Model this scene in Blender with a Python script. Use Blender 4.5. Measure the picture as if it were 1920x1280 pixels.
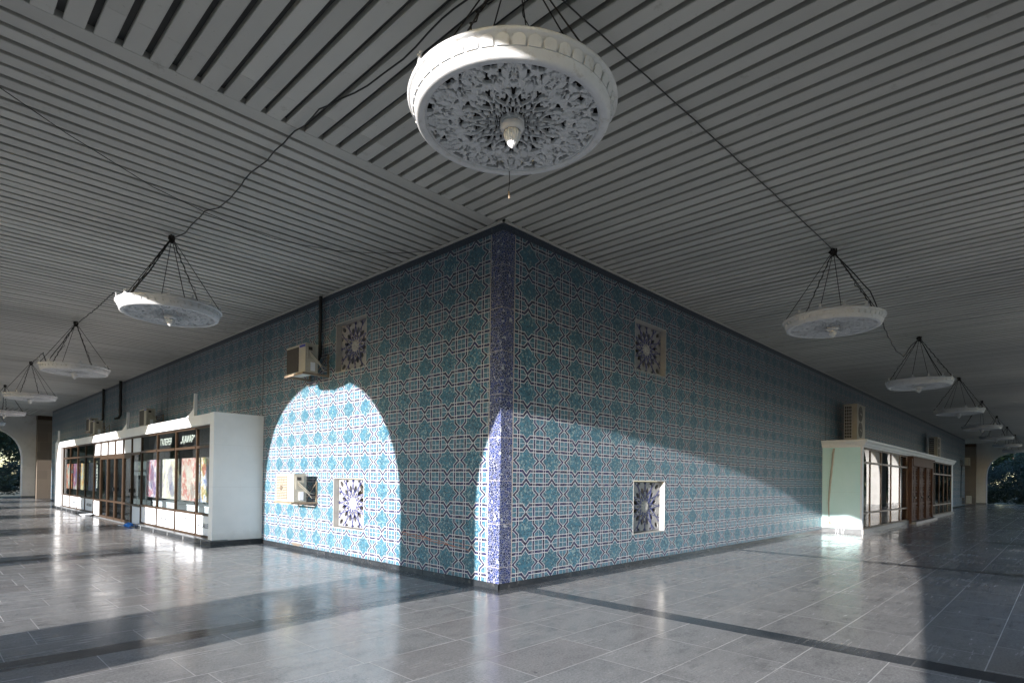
import bpy, math, random
import numpy as np
from mathutils import Vector, Matrix

for o in list(bpy.data.objects): bpy.data.objects.remove(o)
S = bpy.context.scene
COL = S.collection
R = math.radians

# ------------------------------------------------------------------ camera
cd = bpy.data.cameras.new('camera'); cam = bpy.data.objects.new('camera', cd); COL.objects.link(cam)
C0 = Vector((-5.8303, -5.8180, 1.5596)); yaw, pit, rol = 0.7641, 0.0099, 0.0135
d = Vector((math.cos(yaw)*math.cos(pit), math.sin(yaw)*math.cos(pit), math.sin(pit)))
r = Vector((math.sin(yaw), -math.cos(yaw), 0)); u = r.cross(d)
r2 = math.cos(rol)*r + math.sin(rol)*u; u2 = -math.sin(rol)*r + math.cos(rol)*u
M = Matrix((r2, u2, -d)).transposed().to_4x4(); M.translation = C0
cam.matrix_world = M
cd.sensor_width = 36; cd.lens = 36*1085.86/1920
cd.shift_y = (889.0-640)/1920
cd.clip_start = 0.05; cd.clip_end = 2000
S.camera = cam

# ------------------------------------------------------------------ sky, sun, exposure
SX, SY, ST = 1.0, 0.155, 0.187                      # the way the sunlight travels, and its fall
sun_elev = math.atan(ST/math.hypot(SX, SY)*1.012)
w = bpy.data.worlds.new('World'); S.world = w; w.use_nodes = True
nt = w.node_tree; bg = nt.nodes['Background']
sky = nt.nodes.new('ShaderNodeTexSky'); sky.sky_type = 'NISHITA'; sky.sun_disc = False
sky.sun_elevation = sun_elev; sky.sun_rotation = math.atan2(-SX, -SY)
sky.altitude = 300; sky.air_density = 1.0; sky.dust_density = 0.6; sky.ozone_density = 1.6
tint = nt.nodes.new('ShaderNodeMix'); tint.data_type = 'RGBA'; tint.blend_type = 'MULTIPLY'; tint.inputs[0].default_value = 1.0
tint.inputs[7].default_value = (0.91, 0.985, 1.12, 1)
nt.links.new(sky.outputs[0], tint.inputs[6]); nt.links.new(tint.outputs[2], bg.inputs[0]); bg.inputs[1].default_value = 0.15
sl = bpy.data.lights.new('sun', 'SUN'); so = bpy.data.objects.new('sun', sl); COL.objects.link(so)
sl.energy = 4.6; sl.angle = R(0.6); sl.color = (1.0, 0.95, 0.91)
so.rotation_euler = Vector((SX, SY, -ST*1.012)).to_track_quat('-Z', 'Y').to_euler()
so.location = (-20, -5, 12)
S.view_settings.view_transform = 'Standard'; S.view_settings.look = 'None'
S.view_settings.exposure = 1.6; S.view_settings.gamma = 1.0
S.render.engine = 'CYCLES'
S.cycles.max_bounces = 10; S.cycles.diffuse_bounces = 6; S.cycles.glossy_bounces = 4
S.cycles.transparent_max_bounces = 12
S.cycles.caustics_reflective = False; S.cycles.caustics_refractive = False

# ------------------------------------------------------------------ node helper
class NT:
    def __init__(s, name):
        s.m = bpy.data.materials.new(name); s.m.use_nodes = True
        s.t = s.m.node_tree; s.n = s.t.nodes; s.l = s.t.links
        s.b = s.n['Principled BSDF']
    def new(s, k, **kw):
        x = s.n.new(k)
        for a, v in kw.items(): setattr(x, a, v)
        return x
    def put(s, sock, v):
        if hasattr(v, 'links') or isinstance(v, bpy.types.NodeSocket): s.l.new(v, sock)
        else: sock.default_value = v
    def ma(s, op, a, b=0.0, c=0.0, clamp=False):
        x = s.new('ShaderNodeMath', operation=op); x.use_clamp = clamp
        s.put(x.inputs[0], a); s.put(x.inputs[1], b); s.put(x.inputs[2], c)
        return x.outputs[0]
    def mix(s, f, a, b, bt='MIX'):
        x = s.new('ShaderNodeMix', data_type='RGBA', blend_type=bt)
        s.put(x.inputs[0], f)
        s.put(x.inputs[6], a if not isinstance(a, tuple) else (a+(1,))[:4])
        s.put(x.inputs[7], b if not isinstance(b, tuple) else (b+(1,))[:4])
        return x.outputs[2]
    def lt(s, a, b): return s.ma('LESS_THAN', a, b)
    def gt(s, a, b): return s.ma('GREATER_THAN', a, b)
    def pos(s):
        g = s.new('ShaderNodeNewGeometry'); x = s.new('ShaderNodeSeparateXYZ'); s.l.new(g.outputs['Position'], x.inputs[0])
        return g.outputs['Position'], x.outputs
    def obj(s):
        g = s.new('ShaderNodeTexCoord'); return g.outputs['Object']
    def noise(s, vec, scale, detail=4, rough=0.55):
        x = s.new('ShaderNodeTexNoise'); s.put(x.inputs['Vector'], vec)
        x.inputs['Scale'].default_value = scale; x.inputs['Detail'].default_value = detail; x.inputs['Roughness'].default_value = rough
        return x.outputs['Fac']
    def vor(s, vec, scale, feature='F1'):
        x = s.new('ShaderNodeTexVoronoi', feature=feature); s.put(x.inputs['Vector'], vec); x.inputs['Scale'].default_value = scale
        return x
    def ramp(s, f, stops):
        x = s.new('ShaderNodeValToRGB'); s.put(x.inputs[0], f); e = x.color_ramp.elements
        while len(e) < len(stops): e.new(0.5)
        for i, (p, c) in enumerate(stops):
            e[i].position = p; e[i].color = (c+(1,))[:4] if isinstance(c, tuple) else (c, c, c, 1)
        return x.outputs[0]
    def comb(s, x, y, z):
        c = s.new('ShaderNodeCombineXYZ'); s.put(c.inputs[0], x); s.put(c.inputs[1], y); s.put(c.inputs[2], z); return c.outputs[0]
    def bump(s, h, strength=0.3, dist=0.01):
        x = s.new('ShaderNodeBump'); x.inputs['Strength'].default_value = strength; x.inputs['Distance'].default_value = dist
        s.put(x.inputs['Height'], h); s.l.new(x.outputs[0], s.b.inputs['Normal'])
    def fin(s, col, rough=0.6, metal=0.0, spec=0.5):
        if isinstance(col, tuple): col = (col+(1,))[:4]
        s.put(s.b.inputs['Base Color'], col); s.put(s.b.inputs['Roughness'], rough)
        s.put(s.b.inputs['Metallic'], metal); s.b.inputs['Specular IOR Level'].default_value = spec
        return s.m

def worn(name, col, rough=0.6, var=0.25, scale=3.0, dirt=None, dirt_amt=0.5, bump=0.0, metal=0.0, spec=0.5):
    t = NT(name); v = t.obj()
    n = t.noise(v, scale, 6, 0.6)
    dark = tuple(c*(1-var) for c in col)
    c = t.mix(t.ramp(n, [(0.3, 0.0), (0.7, 1.0)]), dark, col)
    if dirt:
        n2 = t.noise(v, scale*2.7, 8, 0.7)
        c = t.mix(t.ma('MULTIPLY', t.ramp(n2, [(0.55, 0.0), (0.72, 1.0)]), dirt_amt), c, dirt)
    if bump: t.bump(t.noise(v, scale*15, 5), bump, 0.01)
    return t.fin(c, rough, metal, spec)

# ------------------------------------------------------------------ materials
def tile_material(name, axis, phase):
    """Mosaic wall: a lattice of stars whose blue bands cross between them."""
    t = NT(name); P, X = t.pos()
    U = X[axis]; V = X[2]
    PU, PV = 0.592, 0.508
    wob = t.noise(P, 9, 2)
    Uw = t.ma('ADD', U, t.ma('MULTIPLY', t.ma('SUBTRACT', wob, 0.5), 0.012))
    wob2 = t.noise(t.comb(V, U, 3.0), 9, 2)
    Vw = t.ma('ADD', V, t.ma('MULTIPLY', t.ma('SUBTRACT', wob2, 0.5), 0.012))
    def fold(c, p0, per):
        f = t.ma('FRACT', t.ma('ADD', t.ma('DIVIDE', t.ma('SUBTRACT', c, p0), per), 0.5))
        return t.ma('ABSOLUTE', t.ma('SUBTRACT', f, 0.5))
    a = fold(Uw, phase, PU); b = fold(Vw, 0.328, PV)
    A, D, W = 0.300, 0.152, 0.138
    def line(x):
        return t.ma('ADD', A, t.ma('MULTIPLY', t.ma('MAXIMUM', t.ma('SUBTRACT', 1.0, t.ma('DIVIDE', x, W)), 0.0), D))
    bl = line(a); al = line(b)
    ka = t.ma('SUBTRACT', 1.0, t.ma('MULTIPLY', t.lt(a, W), 0.27)); kb = t.ma('SUBTRACT', 1.0, t.ma('MULTIPLY', t.lt(b, W), 0.27))
    dh = t.ma('MULTIPLY', t.ma('MULTIPLY', t.ma('ABSOLUTE', t.ma('SUBTRACT', b, bl)), PV), ka)
    dv = t.ma('MULTIPLY', t.ma('MULTIPLY', t.ma('ABSOLUTE', t.ma('SUBTRACT', a, al)), PU), kb)
    W0, W1 = 0.0190, 0.0300
    in_h = t.lt(dh, W1); in_v = t.lt(dv, W1)
    dk_h = t.lt(dh, W0); dk_v = t.lt(dv, W0)
    bd_h = t.ma('SUBTRACT', in_h, dk_h); bd_v = t.ma('SUBTRACT', in_v, dk_v)
    dark = t.ma('MAXIMUM', t.ma('MULTIPLY', dk_h, t.ma('SUBTRACT', 1.0, bd_v)), t.ma('MULTIPLY', dk_v, t.ma('SUBTRACT', 1.0, bd_h)))
    band = t.ma('MAXIMUM', in_h, in_v)
    inside = t.ma('MULTIPLY', t.lt(b, bl), t.lt(a, al))
    thin = t.ma('MAXIMUM', t.lt(t.ma('MULTIPLY', t.ma('SUBTRACT', 0.5, a), PU), 0.006), t.lt(t.ma('MULTIPLY', t.ma('SUBTRACT', 0.5, b), PV), 0.006))
    # broken pieces of tile
    sh = t.vor(P, 42); shc = t.new('ShaderNodeSeparateColor'); t.l.new(sh.outputs['Color'], shc.inputs[0])
    rnd = shc.outputs[0]; rnd2 = shc.outputs[1]
    ed = t.vor(P, 42, 'DISTANCE_TO_EDGE').outputs['Distance']
    big = t.noise(P, 1.3, 4)
    # each star was fired a little differently
    cid = t.new('ShaderNodeTexWhiteNoise', noise_dimensions='2D')
    t.l.new(t.comb(t.ma('ROUND', t.ma('DIVIDE', t.ma('SUBTRACT', Uw, phase), PU)), t.ma('ROUND', t.ma('DIVIDE', t.ma('SUBTRACT', Vw, 0.328), PV)), 0.0), cid.inputs['Vector'])
    tq = t.mix(rnd, (0.003, 0.046, 0.086), (0.032, 0.178, 0.268))
    tq = t.mix(t.gt(rnd2, 0.86), tq, (0.22, 0.31, 0.32))
    tq = t.mix(t.ma('MULTIPLY', cid.outputs[0], 0.30), tq, (0.008, 0.070, 0.105))
    grout = t.lt(ed, 0.055)
    tq = t.mix(t.ma('MULTIPLY', grout, 0.38), tq, (0.30, 0.33, 0.33))
    pale = t.mix(rnd, (0.004, 0.050, 0.092), (0.042, 0.185, 0.272))
    pale = t.mix(t.ma('MULTIPLY', grout, 0.38), pale, (0.36, 0.38, 0.37))
    fill = t.mix(inside, pale, tq)
    white = t.mix(rnd2, (0.46, 0.45, 0.45), (0.64, 0.63, 0.635))
    fill = t.mix(t.ma('MULTIPLY', thin, 0.6), fill, white)
    seg = t.vor(P, 26); sc = t.new('ShaderNodeSeparateColor'); t.l.new(seg.outputs['Color'], sc.inputs[0])
    blue = t.mix(sc.outputs[0], (0.004, 0.005, 0.022), (0.009, 0.012, 0.095))
    blue = t.mix(t.lt(t.vor(P, 26, 'DISTANCE_TO_EDGE').outputs['Distance'], 0.022), blue, (0.20, 0.20, 0.22))
    c = t.mix(band, fill, white); c = t.mix(dark, c, blue)
    # crazed cobalt corner band and the frieze under the ceiling
    cb = t.vor(P, 29); cc = t.new('ShaderNodeSeparateColor'); t.l.new(cb.outputs['Color'], cc.inputs[0])
    cobalt = t.mix(cc.outputs[0], (0.005, 0.012, 0.050), (0.013, 0.036, 0.18))
    cobalt = t.mix(t.gt(cc.outputs[1], 0.985), cobalt, (0.36, 0.38, 0.42))
    cobalt = t.mix(t.lt(t.vor(P, 29, 'DISTANCE_TO_EDGE').outputs['Distance'], 0.042), cobalt, (0.38, 0.38, 0.41))
    seam = t.lt(t.ma('ABSOLUTE', t.ma('SUBTRACT', t.ma('FRACT', t.ma('DIVIDE', V, 0.62)), 0.5)), 0.008)
    cobalt = t.mix(t.ma('MULTIPLY', seam, 0.8), cobalt, (0.40, 0.36, 0.34))
    c = t.mix(t.lt(U, 0.242), c, cobalt)
    c = t.mix(t.lt(t.ma('ABSOLUTE', t.ma('SUBTRACT', U, 0.25)), 0.009), c, (0.44, 0.38, 0.33))
    c = t.mix(t.gt(V, 5.13), c, t.mix(0.85, cobalt, (0.010, 0.016, 0.032)))
    # joints between the bays, with a duller run of tile beside each
    jt = t.lt(t.ma('ABSOLUTE', t.ma('SUBTRACT', t.ma('FRACT', t.ma('DIVIDE', t.ma('ADD', U, 7.36-8.0 if axis == 1 else 7.36-15.3), 7.36)), 0.0)), 0.006)
    c = t.mix(t.ma('MULTIPLY', jt, t.gt(U, 5.0 if axis == 1 else 12.0)), c, (0.03, 0.035, 0.05))
    # soot deepened with painted shade towards the ceiling, then dust and repairs
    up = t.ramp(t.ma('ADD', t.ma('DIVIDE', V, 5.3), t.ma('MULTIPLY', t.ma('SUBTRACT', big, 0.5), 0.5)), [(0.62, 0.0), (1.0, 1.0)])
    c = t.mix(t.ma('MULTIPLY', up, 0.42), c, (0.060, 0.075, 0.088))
    st = t.ramp(t.noise(P, 2.3, 8, 0.7), [(0.60, 0.0), (0.74, 1.0)])
    c = t.mix(t.ma('MULTIPLY', st, 0.30), c, (0.15, 0.165, 0.17))
    rg = t.noise(P, 30, 3)
    ro = t.ma('ADD', 0.20, t.ma('MULTIPLY', rg, 0.30))
    ro = t.ma('ADD', ro, t.ma('MULTIPLY', rnd, 0.12))
    # every shard sits at a slightly different tilt
    t.bump(t.ma('ADD', t.ma('MULTIPLY', rnd, 0.6), t.ma('MULTIPLY', t.ma('MINIMUM', ed, 0.1), 6.0)), 0.35, 0.003)
    return t.fin(c, ro, 0.0, 0.32)

def floor_material():
    t = NT('polished_granite_floor'); P, X = t.pos(); x, y = X[0], X[1]
    def near(c, at, h): return t.lt(t.ma('ABSOLUTE', t.ma('SUBTRACT', c, at)), h)
    fr = lambda c, o, p: t.ma('FRACT', t.ma('DIVIDE', t.ma('SUBTRACT', c, o), p))
    bx = t.lt(fr(x, 0.20, 7.36), 0.30/7.36); by = t.lt(fr(y, 0.22, 7.36), 0.30/7.36)
    band_x = t.ma('MULTIPLY', bx, t.lt(y, 0.0)); band_y = t.ma('MULTIPLY', by, t.lt(x, 0.0))
    strip_r = t.ma('MULTIPLY', t.gt(y, -0.28), t.gt(x, -0.28)); strip_l = t.ma('MULTIPLY', t.gt(x, -0.28), t.gt(y, -0.28))
    strip = t.ma('MAXIMUM', strip_r, strip_l)
    # the kiosk forecourts keep the border strip in front of them
    darkm = t.ma('MAXIMUM', t.ma('MAXIMUM', band_x, band_y), strip, clamp=True)
    # the slabs run one way through both galleries
    a, b = x, y
    row = t.ma('DIVIDE', t.ma('ADD', b, 0.28), 0.63); rid = t.ma('FLOOR', row); rf = t.ma('FRACT', row)
    wn = t.new('ShaderNodeTexWhiteNoise', noise_dimensions='1D'); t.l.new(rid, wn.inputs['W'])
    ca = t.ma('ADD', t.ma('DIVIDE', a, 1.02), wn.outputs[0]); cidv = t.ma('FLOOR', ca); cf = t.ma('FRACT', ca)
    wobj = t.ma('ADD', 0.0025, t.ma('MULTIPLY', t.noise(P, 14, 3), 0.004))
    j1 = t.lt(t.ma('MULTIPLY', t.ma('MINIMUM', rf, t.ma('SUBTRACT', 1.0, rf)), 0.63), wobj)
    j2 = t.lt(t.ma('MULTIPLY', t.ma('MINIMUM', cf, t.ma('SUBTRACT', 1.0, cf)), 1.02), t.ma('MULTIPLY', wobj, 0.8))
    joint = t.ma('MULTIPLY', t.ma('MAXIMUM', j1, j2), t.ma('SUBTRACT', 1.0, darkm))
    # joints of the dark bands
    db = t.lt(t.ma('ABSOLUTE', t.ma('SUBTRACT', fr(b, 0.1, 0.9), 0.5)), 0.008)
    wc = t.new('ShaderNodeTexWhiteNoise', noise_dimensions='2D'); t.l.new(t.comb(rid, cidv, 0.0), wc.inputs['Vector'])
    tone = wc.outputs[0]
    # streaky veined granite, fine grain
    ve = t.comb(t.ma('MULTIPLY', x, 1.0), t.ma('MULTIPLY', y, 1.0), 0.0)
    stretch = t.comb(t.ma('MULTIPLY', a, 1.6), t.ma('MULTIPLY', b, 3.6), t.ma('MULTIPLY', tone, 7.0))
    vein = t.ma('ADD', t.ma('MULTIPLY', t.noise(stretch, 1.6, 8, 0.65), 0.55), t.ma('MULTIPLY', t.noise(ve, 9.0, 8, 0.8), 0.55))
    grain = t.noise(ve, 48, 5, 0.9)
    base = t.mix(t.ramp(vein, [(0.40, 0.0), (0.58, 1.0)]), (0.070, 0.071, 0.074), (0.320, 0.315, 0.310))
    base = t.mix(t.ma('MULTIPLY', tone, 0.45), base, (0.17, 0.17, 0.172))
    wn3 = t.new('ShaderNodeSeparateColor'); t.l.new(wc.outputs['Color'], wn3.inputs[0])
    base = t.mix(t.ma('MULTIPLY', t.gt(wn3.outputs[1], 0.86), 0.35), base, (0.22, 0.175, 0.16))
    base = t.mix(t.ramp(grain, [(0.35, 0.0), (0.68, 1.0)]), t.mix(0.55, base, (0.045, 0.045, 0.05)), t.mix(0.36, base, (0.62, 0.61, 0.60)))
    dk = t.mix(t.ramp(vein, [(0.3, 0.0), (0.7, 1.0)]), (0.022, 0.028, 0.036), (0.055, 0.062, 0.072))
    dk = t.mix(t.ma('MULTIPLY', db, 0.6), dk, (0.14, 0.14, 0.14))
    c = t.mix(darkm, base, dk)
    jn = t.ramp(t.noise(P, 1.7, 5), [(0.35, 0.25), (0.65, 1.0)])
    c = t.mix(t.ma('MULTIPLY', joint, jn), c, (0.50, 0.49, 0.48))
    # dust, scuffs, spots
    dust = t.ramp(t.noise(P, 0.9, 9, 0.68), [(0.45, 0.0), (0.75, 1.0)])
    c = t.mix(t.ma('MULTIPLY', dust, 0.28), c, (0.40, 0.39, 0.38))
    spot = t.vor(P, 1.6); sp = t.lt(spot.outputs['Distance'], 0.035)
    c = t.mix(t.ma('MULTIPLY', sp, 0.6), c, (0.04, 0.04, 0.045))
    fl = t.lt(t.vor(t.comb(y, x, 1.0), 2.3).outputs['Distance'], 0.016)
    c = t.mix(fl, c, (0.5, 0.5, 0.48))
    scr = t.noise(t.comb(t.ma('MULTIPLY', x, 0.5), t.ma('MULTIPLY', y, 9.0), 0.0), 2.2, 6, 0.7)
    ro = t.ma('ADD', 0.09, t.ma('ADD', t.ma('MULTIPLY', dust, 0.18), t.ma('MULTIPLY', t.ramp(scr, [(0.35, 0.0), (0.65, 1.0)]), 0.15)))
    ro = t.ma('ADD', ro, t.ma('MULTIPLY', joint, 0.3))
    t.bump(t.ma('ADD', t.ma('MULTIPLY', t.noise(P, 5, 3), 0.5), t.ma('MULTIPLY', joint, -0.5)), 0.12, 0.004)
    return t.fin(c, ro, 0.0, 0.62)

M_ = {}
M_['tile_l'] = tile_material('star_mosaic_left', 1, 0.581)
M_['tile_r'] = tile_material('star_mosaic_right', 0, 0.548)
M_['floor'] = floor_material()
t = NT('painted_metal_slat'); P, X = t.pos(); gi = t.new('ShaderNodeNewGeometry')
c = t.mix(t.noise(P, 0.5, 5), (0.42, 0.412, 0.39), (0.57, 0.56, 0.53))
c = t.mix(1.0, c, t.ramp(gi.outputs['Random Per Island'], [(0.0, 0.86), (1.0, 1.05)]), 'MULTIPLY')
c = t.mix(t.ma('MULTIPLY', t.ramp(t.noise(P, 5.0, 9, 0.75), [(0.60, 0.0), (0.70, 1.0)]), 0.45), c, (0.15, 0.13, 0.10))
c = t.mix(t.ma('MULTIPLY', t.ramp(t.noise(P, 32, 4, 0.7), [(0.69, 0.0), (0.73, 1.0)]), 0.6), c, (0.09, 0.08, 0.07))
M_['slat'] = t.fin(c, 0.5)
M_['void'] = worn('dark_void', (0.030, 0.028, 0.026), 0.9, 0.3, 2)
M_['gap'] = worn('slat_gap_backing', (0.09, 0.092, 0.09), 0.8, 0.3, 2)
M_['plaster'] = worn('white_plaster', (0.66, 0.65, 0.63), 0.8, 0.18, 0.8, (0.38, 0.35, 0.31), 0.4, 0.2)
M_['white'] = worn('white_paint', (0.80, 0.80, 0.81), 0.55, 0.07, 1.5, (0.52, 0.50, 0.47), 0.25)
M_['carved'] = worn('carved_gypsum', (0.57, 0.58, 0.60), 0.65, 0.14, 6, (0.25, 0.21, 0.16), 0.55, 0.15)
M_['bronze'] = worn('bronze_anodised_metal', (0.070, 0.040, 0.022), 0.42, 0.35, 4, metal=0.4)
M_['black'] = worn('black_stone', (0.030, 0.034, 0.040), 0.22, 0.4, 3, (0.16, 0.15, 0.14), 0.5)
M_['greystone'] = worn('grey_stone_ledge', (0.13, 0.14, 0.15), 0.3, 0.4, 4, (0.33, 0.32, 0.31), 0.5)
M_['seafoam'] = worn('seafoam_paint', (0.64, 0.87, 0.88), 0.6, 0.07, 0.9, (0.62, 0.74, 0.70), 0.25)
M_['beige'] = worn('yellowed_plastic', (0.40, 0.375, 0.32), 0.5, 0.15, 4, (0.26, 0.2, 0.14), 0.5)
M_['acwhite'] = worn('enamelled_metal', (0.44, 0.42, 0.36), 0.45, 0.12, 4, (0.33, 0.28, 0.21), 0.5)
M_['grille'] = worn('dark_grille', (0.045, 0.040, 0.036), 0.6, 0.3, 9)
M_['grillebeige'] = worn('dusty_grille', (0.17, 0.135, 0.10), 0.6, 0.3, 9)
M_['steel'] = worn('rusty_bracket', (0.27, 0.21, 0.15), 0.6, 0.3, 9, (0.2, 0.09, 0.04), 0.6)
M_['cable'] = worn('black_cable', (0.018, 0.017, 0.016), 0.6, 0.3, 9)
M_['wire'] = worn('dark_chain', (0.030, 0.024, 0.020), 0.6, 0.3, 9, metal=0.3)
M_['paintwhite'] = worn('white_gloss_board', (0.72, 0.75, 0.80), 0.35, 0.04, 1.5)
M_['wood'] = None
t = NT('carved_walnut'); v = t.obj()
sx = t.new('ShaderNodeSeparateXYZ'); t.l.new(v, sx.inputs[0])
n = t.noise(t.comb(t.ma('MULTIPLY', sx.outputs[0], 9.0), t.ma('MULTIPLY', sx.outputs[1], 9.0), t.ma('MULTIPLY', sx.outputs[2], 1.0)), 3, 7)
M_['wood'] = t.fin(t.mix(n, (0.040, 0.018, 0.011), (0.14, 0.066, 0.040)), 0.62, 0.0, 0.2)
t = NT('travertine_cladding'); P, X = t.pos()
br = t.new('ShaderNodeTexBrick'); t.l.new(t.comb(t.ma('ADD', X[0], X[1]), X[2], 0.0), br.inputs['Vector'])
br.inputs['Scale'].default_value = 1.0; br.inputs['Brick Width'].default_value = 0.9; br.inputs['Row Height'].default_value = 0.6
br.inputs['Mortar Size'].default_value = 0.012; br.inputs['Color1'].default_value = (0.13, 0.105, 0.08, 1); br.inputs['Color2'].default_value = (0.18, 0.145, 0.11, 1); br.inputs['Mortar'].default_value = (0.2, 0.16, 0.12, 1)
M_['stone'] = t.fin(t.mix(t.ma('MULTIPLY', t.noise(P, 2.5, 7), 0.6), br.outputs[0], (0.14, 0.11, 0.09)), 0.7)
t = NT('window_glass')
for nd in list(t.n): t.n.remove(nd)
out = t.new('ShaderNodeOutputMaterial'); tr = t.new('ShaderNodeBsdfTransparent'); gl = t.new('ShaderNodeBsdfGlossy'); mx = t.new('ShaderNodeMixShader')
tr.inputs[0].default_value = (0.86, 0.89, 0.89, 1); gl.inputs['Roughness'].default_value = 0.01
fz = t.new('ShaderNodeLayerWeight'); fz.inputs[0].default_value = 0.5
t.l.new(t.ma('ADD', 0.02, t.ma('MULTIPLY', 0.40, t.ma('POWER', fz.outputs['Facing'], 5.0))), mx.inputs[0]); t.l.new(tr.outputs[0], mx.inputs[1]); t.l.new(gl.outputs[0], mx.inputs[2]); t.l.new(mx.outputs[0], out.inputs[0])
M_['glass'] = t.m
t = NT('tinted_glass')
for nd in list(t.n): t.n.remove(nd)
out = t.new('ShaderNodeOutputMaterial'); tr = t.new('ShaderNodeBsdfTransparent'); gl = t.new('ShaderNodeBsdfGlossy'); mx = t.new('ShaderNodeMixShader')
tr.inputs[0].default_value = (0.30, 0.30, 0.29, 1); gl.inputs['Roughness'].default_value = 0.012
fz = t.new('ShaderNodeLayerWeight'); fz.inputs[0].default_value = 0.5
t.l.new(t.ma('ADD', 0.10, t.ma('MULTIPLY', 0.85, t.ma('POWER', fz.outputs['Facing'], 5.0))), mx.inputs[0]); t.l.new(tr.outputs[0], mx.inputs[1]); t.l.new(gl.outputs[0], mx.inputs[2]); t.l.new(mx.outputs[0], out.inputs[0])
M_['tint'] = t.m
M_['room'] = worn('room_wall', (0.06, 0.075, 0.08), 0.8, 0.2, 1)
M_['lacework'] = worn('glazed_lattice', (0.30, 0.30, 0.31), 0.4, 0.25, 14, (0.12, 0.10, 0.10), 0.5)
M_['shaft'] = worn('dusty_shaft', (0.17, 0.125, 0.085), 0.9, 0.3, 6)
M_['reveal'] = worn('window_reveal', (0.42, 0.415, 0.40), 0.6, 0.15, 5, (0.3, 0.26, 0.2), 0.4)
M_['bosswhite'] = worn('crusted_white_boss', (0.52, 0.51, 0.49), 0.8, 0.45, 30, (0.16, 0.15, 0.14), 0.7, 0.5)
M_['bluelace'] = worn('blue_glazed_line', (0.035, 0.05, 0.24), 0.35, 0.4, 12)
M_['lettering'] = worn('white_lettering', (0.34, 0.40, 0.37), 0.5, 0.03, 3)
M_['ink'] = worn('dark_ink', (0.05, 0.06, 0.07), 0.5, 0.1, 3)
M_['bluebag'] = worn('blue_plastic', (0.02, 0.22, 0.75), 0.4, 0.2, 9)
M_['bluelabel'] = worn('blue_label', (0.03, 0.05, 0.35), 0.4, 0.1, 9)
M_['greenlabel'] = worn('green_label', (0.40, 0.62, 0.30), 0.5, 0.1, 9)
M_['bark'] = worn('bark', (0.09, 0.065, 0.045), 0.9, 0.4, 5)
def leafmat(name, a, b):
    t = NT(name); P, X = t.pos()
    vo = t.vor(P, 3.0); sc = t.new('ShaderNodeSeparateColor'); t.l.new(vo.outputs['Color'], sc.inputs[0])
    c = t.mix(sc.outputs[0], a, b)
    m = t.fin(c, 0.55)
    t.b.inputs['Transmission Weight'].default_value = 0.0
    return m
M_['leaf'] = leafmat('dark_leaf', (0.012, 0.030, 0.012), (0.030, 0.060, 0.020))
M_['leaf2'] = leafmat('bluish_leaf', (0.009, 0.026, 0.016), (0.022, 0.048, 0.028))
t = NT('outer_paving'); P, X = t.pos()
M_['ground'] = t.fin(t.mix(t.noise(P, 0.4, 8), (0.10, 0.12, 0.07), (0.26, 0.24, 0.20)), 0.9)

def panel_material(name, col, hi, dirtcol):
    t = NT(name); P, X = t.pos(); v = t.noise(P, 1.1, 7, 0.6)
    c = t.mix(t.ramp(v, [(0.35, 0.0), (0.7, 1.0)]), col, hi)
    seam = t.ma('MAXIMUM', t.lt(t.ma('ABSOLUTE', t.ma('SUBTRACT', X[2], 1.32)), 0.0035), t.lt(t.ma('ABSOLUTE', t.ma('SUBTRACT', X[2], 2.27)), 0.0025))
    c = t.mix(t.ma('MULTIPLY', seam, 0.35), c, dirtcol)
    sc = t.ramp(t.noise(t.comb(t.ma('MULTIPLY', X[0], 1.5), t.ma('MULTIPLY', X[1], 1.5), t.ma('MULTIPLY', X[2], 9.0)), 3.0, 8, 0.75), [(0.62, 0.0), (0.72, 1.0)])
    c = t.mix(t.ma('MULTIPLY', sc, 0.30), c, dirtcol)
    ft = t.ramp(t.ma('ADD', X[2], t.ma('MULTIPLY', t.noise(P, 6, 6), 0.35)), [(0.28, 1.0), (0.50, 0.0)])
    c = t.mix(t.ma('MULTIPLY', ft, 0.35), c, dirtcol)
    run = t.ramp(t.noise(t.comb(t.ma('MULTIPLY', X[0], 14.0), t.ma('MULTIPLY', X[1], 14.0), t.ma('MULTIPLY', X[2], 0.7)), 1.5, 5, 0.6), [(0.62, 0.0), (0.75, 1.0)])
    c = t.mix(t.ma('MULTIPLY', run, 0.14), c, dirtcol)
    return t.fin(c, 0.55)
M_['whiteboard'] = panel_material('white_board_panel', (0.72, 0.725, 0.735), (0.82, 0.82, 0.825), (0.42, 0.40, 0.37))
M_['seafoam'] = panel_material('seafoam_panel', (0.58, 0.83, 0.84), (0.66, 0.88, 0.89), (0.42, 0.50, 0.48))

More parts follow.
